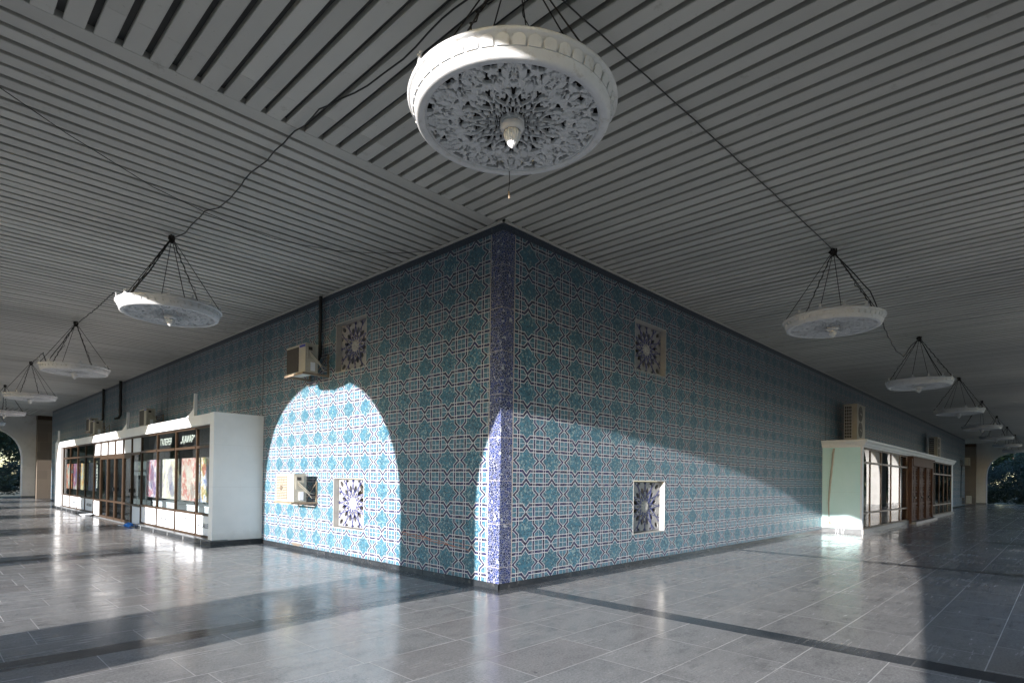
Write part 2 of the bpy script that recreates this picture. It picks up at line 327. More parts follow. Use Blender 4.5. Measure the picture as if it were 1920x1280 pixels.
def painting_material(name, cols, scale, seed):
    t = NT(name); v = t.obj()
    mp = t.new('ShaderNodeMapping'); t.l.new(v, mp.inputs[0]); mp.inputs['Location'].default_value = (seed*3.7, seed*1.3, seed*2.1); mp.inputs['Scale'].default_value = (1, 1, 0.75)
    n1 = t.noise(mp.outputs[0], scale, 3, 0.5); n2 = t.noise(mp.outputs[0], scale*3.1, 4, 0.7)
    k = t.ma('ADD', t.ma('MULTIPLY', n1, 0.62), t.ma('MULTIPLY', n2, 0.38))
    n = len(cols)
    c = t.ramp(k, [(0.30+0.40*i/(n-1), cols[i]) for i in range(n)])
    vo = t.vor(mp.outputs[0], scale*7)
    c = t.mix(0.14, c, vo.outputs['Color'], 'SOFT_LIGHT'); c = t.mix(1.0, c, (0.62, 0.62, 0.62), 'MULTIPLY')
    sp = t.new('ShaderNodeSeparateXYZ'); t.l.new(v, sp.inputs[0])
    wn_ = t.noise(mp.outputs[0], 9.0, 5, 0.7)
    for k_, (cy, cz, ry, rz_) in enumerate(((.05*(seed % 3-1), .58, .20, .34), (-.22, .25, .16, .20), (.26, .80, .13, .15))):
        q = t.ma('ADD', t.ma('POWER', t.ma('DIVIDE', t.ma('ABSOLUTE', t.ma('SUBTRACT', sp.outputs[1], cy)), ry), 2.0), t.ma('POWER', t.ma('DIVIDE', t.ma('ABSOLUTE', t.ma('SUBTRACT', sp.outputs[2], cz)), rz_), 2.0))
        q = t.ma('ADD', q, t.ma('MULTIPLY', t.ma('SUBTRACT', wn_, 0.5), 3.2))
        c = t.mix(t.ma('MULTIPLY', t.lt(q, 1.0), 0.62), c, tuple(x*.55 for x in cols[(seed+2*k_+1) % n]))
    return t.fin(c, 0.6)

# ------------------------------------------------------------------ mesh builder
class MB:
    def __init__(s): s.v = []; s.f = []; s.mi = []; s.mats = []
    def m(s, mat):
        mat = M_[mat] if isinstance(mat, str) else mat
        if mat not in s.mats: s.mats.append(mat)
        s.cur = s.mats.index(mat); return s
    def add(s, vs, fs):
        o = len(s.v); s.v += [tuple(q) for q in vs]
        for f in fs: s.f.append([o+i for i in f]); s.mi.append(s.cur)
        return s
    def box(s, x0, x1, y0, y1, z0, z1):
        return s.add([(x0,y0,z0),(x1,y0,z0),(x1,y1,z0),(x0,y1,z0),(x0,y0,z1),(x1,y0,z1),(x1,y1,z1),(x0,y1,z1)],
                     [(3,2,1,0),(4,5,6,7),(0,1,5,4),(1,2,6,5),(2,3,7,6),(3,0,4,7)])
    def prism(s, pts, f):
        """pts: outline as 2D pairs; f(p, k) -> 3D for the near (k=0) and far (k=1) sides"""
        n = len(pts); vs = [f(p, 0) for p in pts]+[f(p, 1) for p in pts]
        return s.add(vs, [tuple(range(n))[::-1], tuple(range(n, 2*n))]+[(i, (i+1) % n, n+(i+1) % n, n+i) for i in range(n)])
    def tube(s, pts, rad, n=6, cap=True):
        pts = [Vector(p) for p in pts]; rs = rad if isinstance(rad, (list, tuple)) else [rad]*len(pts)
        vs = []; prev = None
        for i, p in enumerate(pts):
            a = pts[max(i-1, 0)]; b = pts[min(i+1, len(pts)-1)]; dd = (b-a).normalized()
            if prev is None:
                e = dd.orthogonal().normalized()
            else:
                e = (prev-dd*prev.dot(dd)); e = e.normalized() if e.length > 1e-6 else dd.orthogonal().normalized()
            prev = e; g = dd.cross(e)
            for k in range(n):
                an = 2*math.pi*k/n; vs.append(p+(e*math.cos(an)+g*math.sin(an))*rs[i])
        fs = []
        for i in range(len(pts)-1):
            for k in range(n):
                k2 = (k+1) % n; fs.append((i*n+k, i*n+k2, (i+1)*n+k2, (i+1)*n+k))
        if cap: fs.append(tuple(range(n))[::-1]); fs.append(tuple((len(pts)-1)*n+k for k in range(n)))
        return s.add(vs, fs)
    def lathe(s, prof, n=48, c=(0,0,0), close=False, rib=None):
        vs = []; fs = []; L = len(prof)
        for k in range(n):
            a = 2*math.pi*k/n
            for (rr, z) in prof:
                q = rr*(1+(rib if (rib and k % 2) else 0))
                vs.append((c[0]+q*math.cos(a), c[1]+q*math.sin(a), c[2]+z))
        for k in range(n):
            k2 = (k+1) % n
            for i in range(L if close else L-1):
                j = (i+1) % L
                fs.append((k*L+i, k2*L+i, k2*L+j, k*L+j))
        return s.add(vs, fs)
    def build(s, name, parent=None, loc=None, smooth=False):
        me = bpy.data.meshes.new(name); me.from_pydata(s.v, [], s.f)
        for mt in s.mats: me.materials.append(mt)
        me.polygons.foreach_set('material_index', s.mi)
        if smooth: me.polygons.foreach_set('use_smooth', [True]*len(s.f))
        me.update()
        import bmesh
        bm = bmesh.new(); bm.from_mesh(me); bmesh.ops.recalc_face_normals(bm, faces=bm.faces); bm.to_mesh(me); bm.free()
        o = bpy.data.objects.new(name, me); COL.objects.link(o)
        if loc: o.location = loc
        if parent: o.parent = parent
        return o

def tag(o, label, cat, group=None):
    o['label'] = label; o['category'] = cat
    if group: o['group'] = group
    return o
def thing(name, label, cat, loc=(0,0,0), rz=0, group=None):
    o = bpy.data.objects.new(name, None); COL.objects.link(o); o.location = loc; o.rotation_euler = (0, 0, rz)
    o.empty_display_size = 0.2
    return tag(o, label, cat, group)
def struct(o, kind='structure'): o['kind'] = kind; return o
def dup(src, label, loc, rz=None, scale=None):
    c = src.copy(); COL.objects.link(c); c.location = loc; c['label'] = label
    if rz is not None: c.rotation_euler = (0, 0, rz)
    if scale: c.scale = scale
    for ch in list(src.children):
        k = ch.copy(); COL.objects.link(k); k.parent = c
        for g in list(ch.children):
            q = g.copy(); COL.objects.link(q); q.parent = k
    return c

def plate(mb, F, xs, ys, to3, thick, relief=None):
    """Marching squares: the region F>0 of a grid as an extruded plate with smooth edges."""
    nx, ny = len(xs), len(ys); cache = {}; V = []; 
    def cv(i, j):
        k = (i, j, 0)
        if k not in cache: cache[k] = len(V); V.append((xs[i], ys[j], F[i, j]))
        return cache[k]
    def ev(i, j, i2, j2):
        k = (min(i, i2), min(j, j2), 1 if i != i2 else 2)
        if k not in cache:
            a, b = F[i, j], F[i2, j2]; tt = a/(a-b)
            cache[k] = len(V); V.append((xs[i]+(xs[i2]-xs[i])*tt, ys[j]+(ys[j2]-ys[j])*tt, 0.0))
        return cache[k]
    polys = []; edges = {}
    for i in range(nx-1):
        for j in range(ny-1):
            cs = [(i, j), (i+1, j), (i+1, j+1), (i, j+1)]; ins = [F[c] > 0 for c in cs]
            if not any(ins): continue
            pl = []
            for k in range(4):
                c, n_ = cs[k], cs[(k+1) % 4]
                if ins[k]: pl.append(cv(*c))
                if ins[k] != ins[(k+1) % 4]: pl.append(ev(c[0], c[1], n_[0], n_[1]))
            if len(pl) < 3: continue
            polys.append(pl)
            for k in range(len(pl)):
                e = (pl[k], pl[(k+1) % len(pl)]); edges[e] = edges.get(e, 0)+1
    n = len(V)
    rel = relief or (lambda x, y, f: 0.0)
    vs = [to3(x, y, -rel(x, y, f)) for x, y, f in V]+[to3(x, y, thick) for x, y, f in V]
    fs = [tuple(p) for p in polys]+[tuple(n+q for q in reversed(p)) for p in polys]
    for (a, b) in edges:
        if (b, a) not in edges: fs.append((b, a, n+a, n+b))
    mb.add(vs, fs)

# ------------------------------------------------------------------ dimensions
H = 5.27; BAY = 7.36; B0 = 0.37; PW = 1.82; XI, XO = -6.3, -7.2
LY, LX = 37.2, 51.9                       # lengths of the two tiled walls
EY, EX = 42.0, 58.8                       # inner faces of the far arcades
SPR, ARH, ARN = 2.28, 2.60, 2.15

# ------------------------------------------------------------------ ground, floor, ceiling
g = MB().m('ground'); g.add([(-400,-400,-.12),(500,-400,-.12),(500,500,-.12),(-400,500,-.12)], [(0,1,2,3)]); struct(g.build('ground'))
g = MB().m('floor'); g.box(XO-.5, EX+1.2, XO-.5, 0.3, -.11, 0.0); struct(g.build('floor'))
g = MB().m('floor'); g.box(XO-.5, 0.3, 0.3, EY+1.2, -.11, 0.0); g.box(0.3, 9, LY, EY+1.2, -.11, 0.0); struct(g.build('floor'))

rng = random.Random(4)
g = MB().m('gap'); g.box(XI, EX, XI, 0.12, H+.07, H+.09); g.box(XI, 0.0, 0.12, LY, H+.07, H+.09); g.box(XI, 9, LY, EY, H+.07, H+.09); g.box(LX, EX, .12, 9, H+.07, H+.09)
g.m('slat')
PT, GAP = 0.2085, 0.057
def slat(g, axis, c0, c1, a, b):
    """axis 0: runs along X at y in c0..c1; axis 1: runs along Y at x in c0..c1"""
    dz = rng.uniform(-.004, .003); z0 = H+dz; z1 = H+.068; i = .012
    L = a
    while L < b-1e-3:
        e = min(b, L+6.0); gp = 0.002 if e < b else 0
        prof = [(c0, z0+.006), (c0+.006, z0), (c1-.006, z0), (c1, z0+.006), (c1+i*.0-.010, z1), (c0+.010, z1)]
        if axis == 1: g.prism(prof, lambda p, k, L=L, e=e-gp: (p[0], e if k else L, p[1]))
        else: g.prism(prof, lambda p, k, L=L, e=e-gp: (e if k else L, p[0], p[1]))
        L = e
x = -3.17-PT*15+GAP/2
while x < EX:
    slat(g, 1, max(x, XI), min(x+PT-GAP, EX), XI, 0.115 if x < LX else 9); x += PT
y = 0.12; nxt = 0.34-GAP/2
while y < LY:
    slat(g, 0, y, min(nxt, LY), XI, 0.0); y = nxt+GAP; nxt = y+PT-GAP
x = XI
while x < 8.5:
    slat(g, 1, x, x+PT-GAP, LY+.02, EY); x += PT
struct(g.build('ceiling'))

# ------------------------------------------------------------------ arcades
def arch_pts(Rr, crown, ARN, n=28):
    out = []; ARH = crown-SPR
    for i in range(n+1):
        a = math.pi*i/n; cx = math.cos(a); sz = math.sin(a)
        out.append((Rr*math.copysign(abs(cx)**(2/ARN), cx), SPR+ARH*abs(sz)**(2/ARN)))
    return out[::-1]                        # from -R to +R
def arcade(name, label, tf, ops, ends, tI, tO, H1=6.3):
    """tf(u, t, z) -> world; ops: (low edge, high edge) of each opening"""
    g = MB().m('plaster')
    def quad(p): g.add([tf(*q) for q in p], [(0, 1, 2, 3)])
    for o_ in ops:
        lo, hi = o_[:2]; crown, n_ = o_[2:] if len(o_) > 2 else (4.50, 2.5)
        uc, Rr = (lo+hi)/2, (hi-lo)/2; A = arch_pts(Rr, crown, n_)
        for i in range(len(A)-1):
            a, b = A[i], A[i+1]
            for tt in (tI, tO): quad([(uc+a[0], tt, a[1]), (uc+b[0], tt, b[1]), (uc+b[0], tt, H1), (uc+a[0], tt, H1)])
            quad([(uc+a[0], tI, a[1]), (uc+b[0], tI, b[1]), (uc+b[0], tO, b[1]), (uc+a[0], tO, a[1])])
        quad([(lo, tI, H1), (hi, tI, H1), (hi, tO, H1), (lo, tO, H1)])
    ed = [ends[0]]+[q for o_ in ops for q in o_[:2]]+[ends[1]]
    piers = [(ed[i], ed[i+1]) for i in range(0, len(ed), 2)]
    for (u0, u1) in piers:
        vs = []
        for (tt, zz) in ((tI, 0), (tO, 0), (tO, H1), (tI, H1)): vs += [tf(u0, tt, zz), tf(u1, tt, zz)]
        g.add(vs, [(0,1,7,6), (2,4,5,3), (6,7,5,4)])
        for uu in (u0, u1): g.add([tf(uu,tI,0), tf(uu,tO,0), tf(uu,tO,SPR), tf(uu,tI,SPR)], [(0,1,2,3)])
    us = [piers[0][1]]
    root = thing(name, label, 'arcade', tf(us[0], tI, 0))
    o = g.build('wall', root); o.location = [-q for q in tf(us[0], tI, 0)]
    # dark skirting at the foot of each pier
    for (u0, u1) in piers:
        s = MB().m('greystone')
        sg = 1 if tI > tO else -1
        vs = [tf(a_, b_, z_) for z_ in (0.0, 0.14) for (a_, b_) in ((u0-.02, tI+.02*sg), (u1+.02, tI+.02*sg), (u1+.02, tO-.02*sg), (u0-.02, tO-.02*sg))]
        s.add(vs, [(0,1,5,4), (1,2,6,5), (2,3,7,6), (3,0,4,7), (4,5,6,7)])
        q = s.build('plinth', root); q.location = [-q_ for q_ in tf(us[0], tI, 0)]
    return root
reg = lambda ks: [(B0+k*BAY+PW/2, B0+(k+1)*BAY-PW/2) for k in ks]
OPL = [(-6.08, -.47, 4.87, 2.0), (1.28, 6.84, 4.90, 2.15), (8.00, 12.92)]+[(14.98+6.97*k, 19.88+6.97*k) for k in range(4)]
arcade('arcade', 'white arched arcade along the sunny side, opposite the art gallery kiosk', lambda u_, t_, z_: (t_, u_, z_), OPL, (XO, EY+.9), XI, XO)
arcade('arcade', 'white arched arcade along the gallery with the pale green kiosk', lambda u_, t_, z_: (u_, t_, z_), reg(range(-1, 8)), (XI+.003, EX+.9), XI, XO)
arcade('arcade', 'white end wall with a round arch onto dark trees, far end left', lambda u_, t_, z_: (u_, t_, z_), [(-5.7, -.80), (1.1, 5.9)], (XI+.003, 9), EY, EY+.897)
arcade('arcade', 'bluish white end wall with a round arch onto dark trees, far end right', lambda u_, t_, z_: (t_, u_, z_), [(-5.8, -.78), (1.1, 5.9)], (XI+.003, 9), EX, EX+.897)
for nm, lb, bx_ in (('stone_pilaster', 'tan stone pilaster lit at its foot beside the left end arch', (-0.15, 0.75, EY-.55, EY-.003)),
                    ('stone_pilaster', 'dark stone pilaster in the shade beside the right end arch', (EX-.55, EX-.003, -0.10, 0.70))):
    g = MB(); x0, x1, y0, y1 = bx_; cx_, cy_ = (x0+x1)/2, (y0+y1)/2
    g.m('stone').box(x0-cx_, x1-cx_, y0-cy_, y1-cy_, 0, 5.0)
    g.m('bronze').box(x0-cx_-.02, x1-cx_+.02, y0-cy_-.02, y1-cy_, 5.0, 5.26)
    o = g.build(nm, None, (cx_, cy_, 0)); tag(o, lb, 'pilaster', 'stone pilasters on the end walls')

# ------------------------------------------------------------------ the tiled building
bld = thing('tiled_building', 'building block faced in turquoise star mosaic with a cobalt corner band', 'building', (0, 0, 0))
WL = [(3.54, 4.65, 0.58, 1.56), (3.54, 4.65, 3.62, 4.60)]; WR = [(3.50, 4.68, 0.58, 1.59), (3.50, 4.66, 3.65, 4.61)]
KL = (8.3, 26.9, 0.12, 2.75); KR = (15.35, 34.7, 0.12, 2.75)
def sheet(mat, holes, L, f):
    g = MB().m(mat)
    us = sorted(set([0.0, L]+[h[0] for h in holes]+[h[1] for h in holes])); zs = sorted(set([0.0, H+.12]+[h[2] for h in holes]+[h[3] for h in holes]))
    for i in range(len(us)-1):
        for j in range(len(zs)-1):
            cu, cz = (us[i]+us[i+1])/2, (zs[j]+zs[j+1])/2
            if any(h[0] < cu < h[1] and h[2] < cz < h[3] for h in holes): continue
            g.add([f(us[i], 0, zs[j]), f(us[i+1], 0, zs[j]), f(us[i+1], 0, zs[j+1]), f(us[i], 0, zs[j+1])], [(0,1,2,3)])
    return g
fl_ = lambda u_, t_, z_: (t_, u_, z_); fr_ = lambda u_, t_, z_: (u_, t_, z_)
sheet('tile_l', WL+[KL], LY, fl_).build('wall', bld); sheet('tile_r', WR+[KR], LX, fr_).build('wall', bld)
# end walls of the block, and the roof slab over block and galleries
g = MB().m('plaster'); g.box(0.003, 9, LY-.2, LY, 0, H+.12); g.build('end_wall', bld)
g = MB().m('plaster'); g.box(LX-.2, LX, 0.003, 9, 0, H+.12); g.build('end_wall', bld)
g = MB().m('plaster'); g.box(XO-.4, EX+1.3, XO-.4, 12, 6.32, 6.9); g.box(XO-.4, 12, 12, EY+1.3, 6.32, 6.9); g.build('roof', bld)
for (f, L, nm) in ((fl_, 7.93, 0), (fr_, 14.98, 1)):
    g = MB().m('black')
    for (a, b) in ((-.012, L),):
        n = int((b-a)/.95)+1
        for i in range(n):
            u0 = a+(b-a)*i/n; u1 = a+(b-a)*(i+1)/n-.005
            vs = [f(u_, t_, z_) for z_ in (0.0, .085) for (u_, t_) in ((u0, -.012), (u1, -.012), (u1, .0), (u0, .0))]
            g.add(vs, [(0,1,5,4), (1,2,6,5), (2,3,7,6), (3,0,4,7), (4,5,6,7)])
    g.build('plinth', bld); g = MB().m('black')
    st_, en = (28.3, LY) if nm == 0 else (35.3, LX)
    vs = [f(u_, t_, z_) for z_ in (0.0, .085) for (u_, t_) in ((st_, -.012), (en, -.012), (en, 0), (st_, 0))]
    g.add(vs, [(0,1,5,4), (1,2,6,5), (2,3,7,6), (3,0,4,7), (4,5,6,7)])
    g.build('plinth', bld)
    g = MB().m('slat')
    LL = (LY, LX)[nm]
    vs = [f(u_, t_, z_) for z_ in (H-.035, H-.008) for (u_, t_) in ((-.035, -.035), (LL, -.035), (LL, -.001), (-.035, -.001))]
    g.add(vs, [(3,2,1,0), (0,1,5,4), (1,2,6,5), (2,3,7,6), (3,0,4,7), (4,5,6,7)]); g.build('ceiling_trim', bld)

# scrawled paint and a patch of lost tile low on the left wall
M_['orange'] = worn('faded_orange_paint', (0.42, 0.16, 0.09), 0.6, 0.3, 20)
g = MB().m('orange')
for (ya, za, yb, zb_, wd_) in ((2.35, .66, 1.55, .60, .007), (2.30, .62, .95, .53, .006), (1.85, .64, .62, .50, .005), (1.2, .62, .55, .56, .004)):
    pts_ = [(-.003, ya+(yb-ya)*i/8, za+(zb_-za)*i/8+.008*math.sin(i*2.1)) for i in range(9)]
    g.tube(pts_, wd_, 4)
g.build('paint_streak', bld)
g = MB().m('stone'); rp = random.Random(5); n_ = 18
g.prism([(6.15+.30*math.cos(2*math.pi*k/n_)*rp.uniform(.6, 1.1), .115+.035*math.sin(2*math.pi*k/n_)*rp.uniform(.6, 1.2)) for k in range(n_)], lambda p, k: (-.002-.006*k, p[0], p[1]))
g.build('lost_tile_patch', bld)

# window screens: pierced rosette
def lace_mesh():
    Wd, Hd = 1.09, 0.94; xs = np.linspace(-Wd/2, Wd/2, 92); ys = np.linspace(-Hd/2, Hd/2, 80)
    XX, YY = np.meshgrid(xs, ys, indexing='ij'); YY2 = YY*(Wd/Hd); F = np.full(XX.shape, 0.05)
    def hole(cx, cy, a, b, rot, p=2.0):
        nonlocal F
        c, s = math.cos(rot), math.sin(rot); dx, dy = XX-cx, YY2-cy
        p1, p2 = np.abs(dx*c+dy*s)/a, np.abs(-dx*s+dy*c)/b
        dd = ((p1**p+p2**p)**(1/p)-1)*min(a, b); F = np.minimum(F, dd)
    for k in range(12):
        an = R(15+30*k); hole(.340*math.cos(an), .340*math.sin(an), .082, .044, an, 1.9)
        an2 = R(30*k); hole(.235*math.cos(an2), .235*math.sin(an2), .040, .020, an2, 1.4)
        if k % 3: hole(.335*math.cos(an2), .335*math.sin(an2), .030, .016, an2, 1.3); hole(.53*math.cos(an2), .53*math.sin(an2), .030, .030, an2+R(45), .9)
        else: hole(.335*math.cos(an2), .335*math.sin(an2), .030, .016, an2, 1.3)
    for sx_ in (-1, 1):
        for sy_ in (-1, 1):
            hole(.435*sx_, .435*sy_, .075, .046, math.atan2(sy_, sx_), 1.8)
            hole(.50*sx_, .22*sy_, .03, .05, 0, 1.6); hole(.22*sx_, .505*sy_, .05, .03, 0, 1.6)
            hole(.50*sx_, .34*sy_, .03, .03, .78, .9); hole(.34*sx_, .51*sy_, .03, .03, .78, .9)
    hole(0, .515, .05, .03, 0, 1.6); hole(0, -.515, .05, .03, 0, 1.6); hole(.515, 0, .03, .05, 0, 1.6); hole(-.515, 0, .03, .05, 0, 1.6)
    return xs, ys, F
LXS, LYS, LF = lace_mesh()
def window(f, rect, label, broken=False):
    u0, u1, z0, z1 = rect; uc, zc = (u0+u1)/2, (z0+z1)/2
    def B(g, ua, ub, ta, tb, za, zb):
        vs = [f(a, b, c) for c in (za, zb) for (a, b) in ((ua, ta), (ub, ta), (ub, tb), (ua, tb))]
        g.add(vs, [(3,2,1,0),(4,5,6,7),(0,1,5,4),(1,2,6,5),(2,3,7,6),(3,0,4,7)])
    g = MB().m('reveal')
    B(g, u0, u1, -.004, .17, z1-.016, z1); B(g, u0, u1, -.004, .17, z0, z0+.016)
    B(g, u0, u0+.016, -.004, .17, z0+.016, z1-.016); B(g, u1-.016, u1, -.004, .17, z0+.016, z1-.016)
    fr = g.build('window', bld); fr['label'] = label
    g = MB().m('lacework')
    F = LF.copy()
    if broken:
        XX, YY = np.meshgrid(LXS, LYS, indexing='ij')
        for (cx, cy, rr) in ((-.40, .26, .10), (-.47, -.02, .07), (-.30, .34, .05)):
            F = np.minimum(F, np.hypot(XX-cx, YY-cy)-rr*(1+.35*np.sin(9*np.arctan2(YY-cy, XX-cx))))
    sc_ = ((u1-u0-.06)/1.09, (z1-z0-.06)/.94)
    plate(g, F, LXS, LYS, lambda a, b, c: f(uc+a*sc_[0], .105-c, zc+b*sc_[1]), -.045)
    # raised sunburst boss
    n = 24; vs = []
    for k in range(n):
        a = 2*math.pi*k/n; q = .155 if k % 2 else .118; vs.append(f(uc+q*math.cos(a)*sc_[0], .104, zc+q*math.sin(a)*.86*sc_[1]))
    for k in range(n):
        a = 2*math.pi*k/n; q = .09; vs.append(f(uc+q*math.cos(a), .085, zc+q*math.sin(a)*.86))
    g.m('bosswhite'); g.add(vs, [(k, (k+1) % n, n+(k+1) % n, n+k) for k in range(n)]+[tuple(range(n, 2*n))])
    g.build('lattice', fr)
    g = MB().m('bluelace')
    def strip(a, b, wd=.012):
        dx, dy = b[0]-a[0], b[1]-a[1]; L = math.hypot(dx, dy); nx_, ny_ = -dy/L*wd/2, dx/L*wd/2
        pts = [(a[0]+nx_, a[1]+ny_), (b[0]+nx_, b[1]+ny_), (b[0]-nx_, b[1]-ny_), (a[0]-nx_, a[1]-ny_)]
        g.prism(pts, lambda p, k: f(uc+p[0]*sc_[0], .098+.005*k, zc+p[1]*sc_[1]))
    for k in range(12):                                  # twelve straight bands crossing round the boss
        an = R(30*k+15); nx_, ny_ = math.cos(an)*.119, math.sin(an)*.119; tx, ty = -math.sin(an), math.cos(an)
        for sg in (-1, 1):
            s0 = .085; s1 = s0
            while abs(nx_+tx*sg*s1) < .535 and abs((ny_+ty*sg*s1)*.86) < .462 and s1 < .62: s1 += .004
            strip((nx_+tx*sg*s0, (ny_+ty*sg*s0)*.86), (nx_+tx*sg*s1, (ny_+ty*sg*s1)*.86))
    g.build('blue_tracery', fr)
    g = MB().m('shaft')
    B(g, u0+.02, u1-.02, .30, .32, z0+.02, z1-.02); B(g, u0+.02, u0+.03, .17, .30, z0+.02, z1-.02); B(g, u1-.03, u1-.02, .17, .30, z0+.02, z1-.02)
    B(g, u0+.02, u1-.02, .17, .30, z1-.03, z1-.02); B(g, u0+.02, u1-.02, .17, .30, z0+.02, z0+.03)
    g.build('shaft', fr)
window(fl_, WL[0], 'sunlit pierced star screen with a broken corner', True); window(fl_, WL[1], 'shaded pierced star screen above the left one')
window(fr_, WR[0], 'pierced blue and white star screen on the right wall'); window(fr_, WR[1], 'dark pierced star screen high on the right wall')

# ------------------------------------------------------------------ kiosks
def text_mesh(body, size, mat, name, parent, f, uc, zc, t_, sx_=1.0, rot=0.0, bold=0.0):
    """text laid on a vertical plane by f(u, t, z); u grows the way the reader reads when flip=-1"""
    cu = bpy.data.curves.new(name, 'FONT'); cu.body = body; cu.size = size; cu.align_x = 'CENTER'; cu.align_y = 'CENTER'
    cu.extrude = 0.0015; cu.offset = bold; cu.resolution_u = 3
    tmp = bpy.data.objects.new(name, cu); COL.objects.link(tmp)
    dg = bpy.context.evaluated_depsgraph_get(); me = bpy.data.meshes.new_from_object(tmp.evaluated_get(dg))
    bpy.data.objects.remove(tmp); bpy.data.curves.remove(cu)
    cr, sr = math.cos(rot), math.sin(rot)
    for v in me.vertices:
        a, b = v.co.x*sx_, v.co.y; a, b = a*cr-b*sr, a*sr+b*cr
        v.co = Vector(f(uc+a, t_-v.co.z, zc+b))
    me.materials.clear(); me.materials.append(M_[mat]); me.name = name
    o = bpy.data.objects.new(name, me); COL.objects.link(o); o.parent = parent
    return o

def BX(g, f, ua, ub, ta, tb, za, zb):
    vs = [f(a, b, c) for c in (za, zb) for (a, b) in ((ua, ta), (ub, ta), (ub, tb), (ua, tb))]
    g.add(vs, [(3,2,1,0),(4,5,6,7),(0,1,5,4),(1,2,6,5),(2,3,7,6),(3,0,4,7)]); return g

def glazing(f, parent, us, t0, zb, zr, zt, ztop, glass, panel=None, rail=True, skipglass=()):
    """mullions at us; bottom rail zb, mid rail zr, transom zt, head ztop. returns nothing"""
    for i, uu in enumerate(us):
        g = MB().m('bronze'); BX(g, f, uu-.026, uu+.026, t0-.030, t0+.030, zb, ztop); g.build('mullion', parent)
    for i in range(len(us)-1):
        a, b = us[i]+.026, us[i+1]-.026
        g = MB().m('bronze')
        BX(g, f, a, b, t0-.045, t0+.04, zb, zb+.045); BX(g, f, a, b, t0-.045, t0+.04, zr-.03, zr+.025)
        BX(g, f, a, b, t0-.045, t0+.04, zt-.03, zt+.03); BX(g, f, a, b, t0-.045, t0+.04, ztop-.05, ztop)
        BX(g, f, a-.001, a+.012, t0-.026, t0+.026, zb+.01, ztop-.01); BX(g, f, b-.012, b+.001, t0-.026, t0+.026, zb+.01, ztop-.01)
        fr = g.build('window_frame', parent)
        for nm, za, zc_ in (('pane', zr+.025, zt-.03), ('pane', zt+.03, ztop-.05), ('lower_panel', zb+.045, zr-.03)):
            mt = glass
            if nm == 'lower_panel' and panel: mt = panel
            if (i, nm, round(za, 2)) in skipglass: continue
            g = MB().m(mt if not (nm == 'pane' and za > zt and i in skipglass) else 'paintwhite')
            BX(g, f, a, b, t0-.006, t0+.006, za, zc_); g.build(nm, fr)

# --- left kiosk (art gallery). u = y, t = x
KX = -1.11
kl = thing('gallery_kiosk', 'white framed art gallery shopfront with paintings behind bronze mullions', 'shopfront', (0, 7.95, 0))
def kf(u_, t_, z_): return (t_, u_-7.95, z_)
g = MB().m('whiteboard'); BX(g, kf, 7.95, 8.20, KX, -.002, .11, 3.0); g.build('side_panel', kl)
g = MB().m('white'); BX(g, kf, 27.35, 28.05, KX, -.002, .11, 3.0); g.build('side_panel', kl)
g = MB().m('white'); BX(g, kf, 8.203, 27.347, KX, KX+.30, 2.74, 2.99); g.build('fascia', kl)
g = MB().m('white'); BX(g, kf, 8.203, 27.347, KX+.303, -.002, 2.90, 2.985); g.build('roof', kl)
def ledge(ua, ub, name='ledge'):
    g = MB().m('black'); BX(g, kf, ua, ub, KX-.045, KX+.32, 0.001, .10)
    n = int((ub-ua)/.62)+1
    g.m('white')
    for i in range(1, n): 
        uu = ua+(ub-ua)*i/n
        if i % 2: BX(g, kf, uu-.004, uu+.004, KX-.048, KX-.044, .002, .10)
    g.m('greystone'); BX(g, kf, ua, ub, KX-.055, KX+.32, .10, .125)
    return g.build(name, kl)
ledge(7.90, 14.10); ledge(20.62, 28.3)
g = MB().m('black'); BX(g, kf, 7.90, 8.2, KX+.321, -.013, .001, .108); g.build('side_plinth', kl)
g = MB().m('greystone'); BX(g, kf, 14.11, 20.61, KX+.10, KX+.5, .001, .035); g.build('threshold', kl)
T0 = KX+.14
near_us = [8.235, 9.42, 11.00, 12.62, 14.22]; far_us = [20.60, 22.12, 23.62, 25.20, 26.75]
glazing(kf, kl, near_us, T0, .125, .66, 2.25, 2.74, 'glass', 'paintwhite')
glazing(kf, kl, far_us, T0, .125, .66, 2.25, 2.74, 'glass', 'paintwhite')
g = MB().m('white'); BX(g, kf, 26.79, 27.345, KX+.02, -.01, .126, 2.739); g.build('side_panel', kl)
door_us = [14.22, 15.25, 16.28, 17.34, 18.38, 19.46, 20.60]
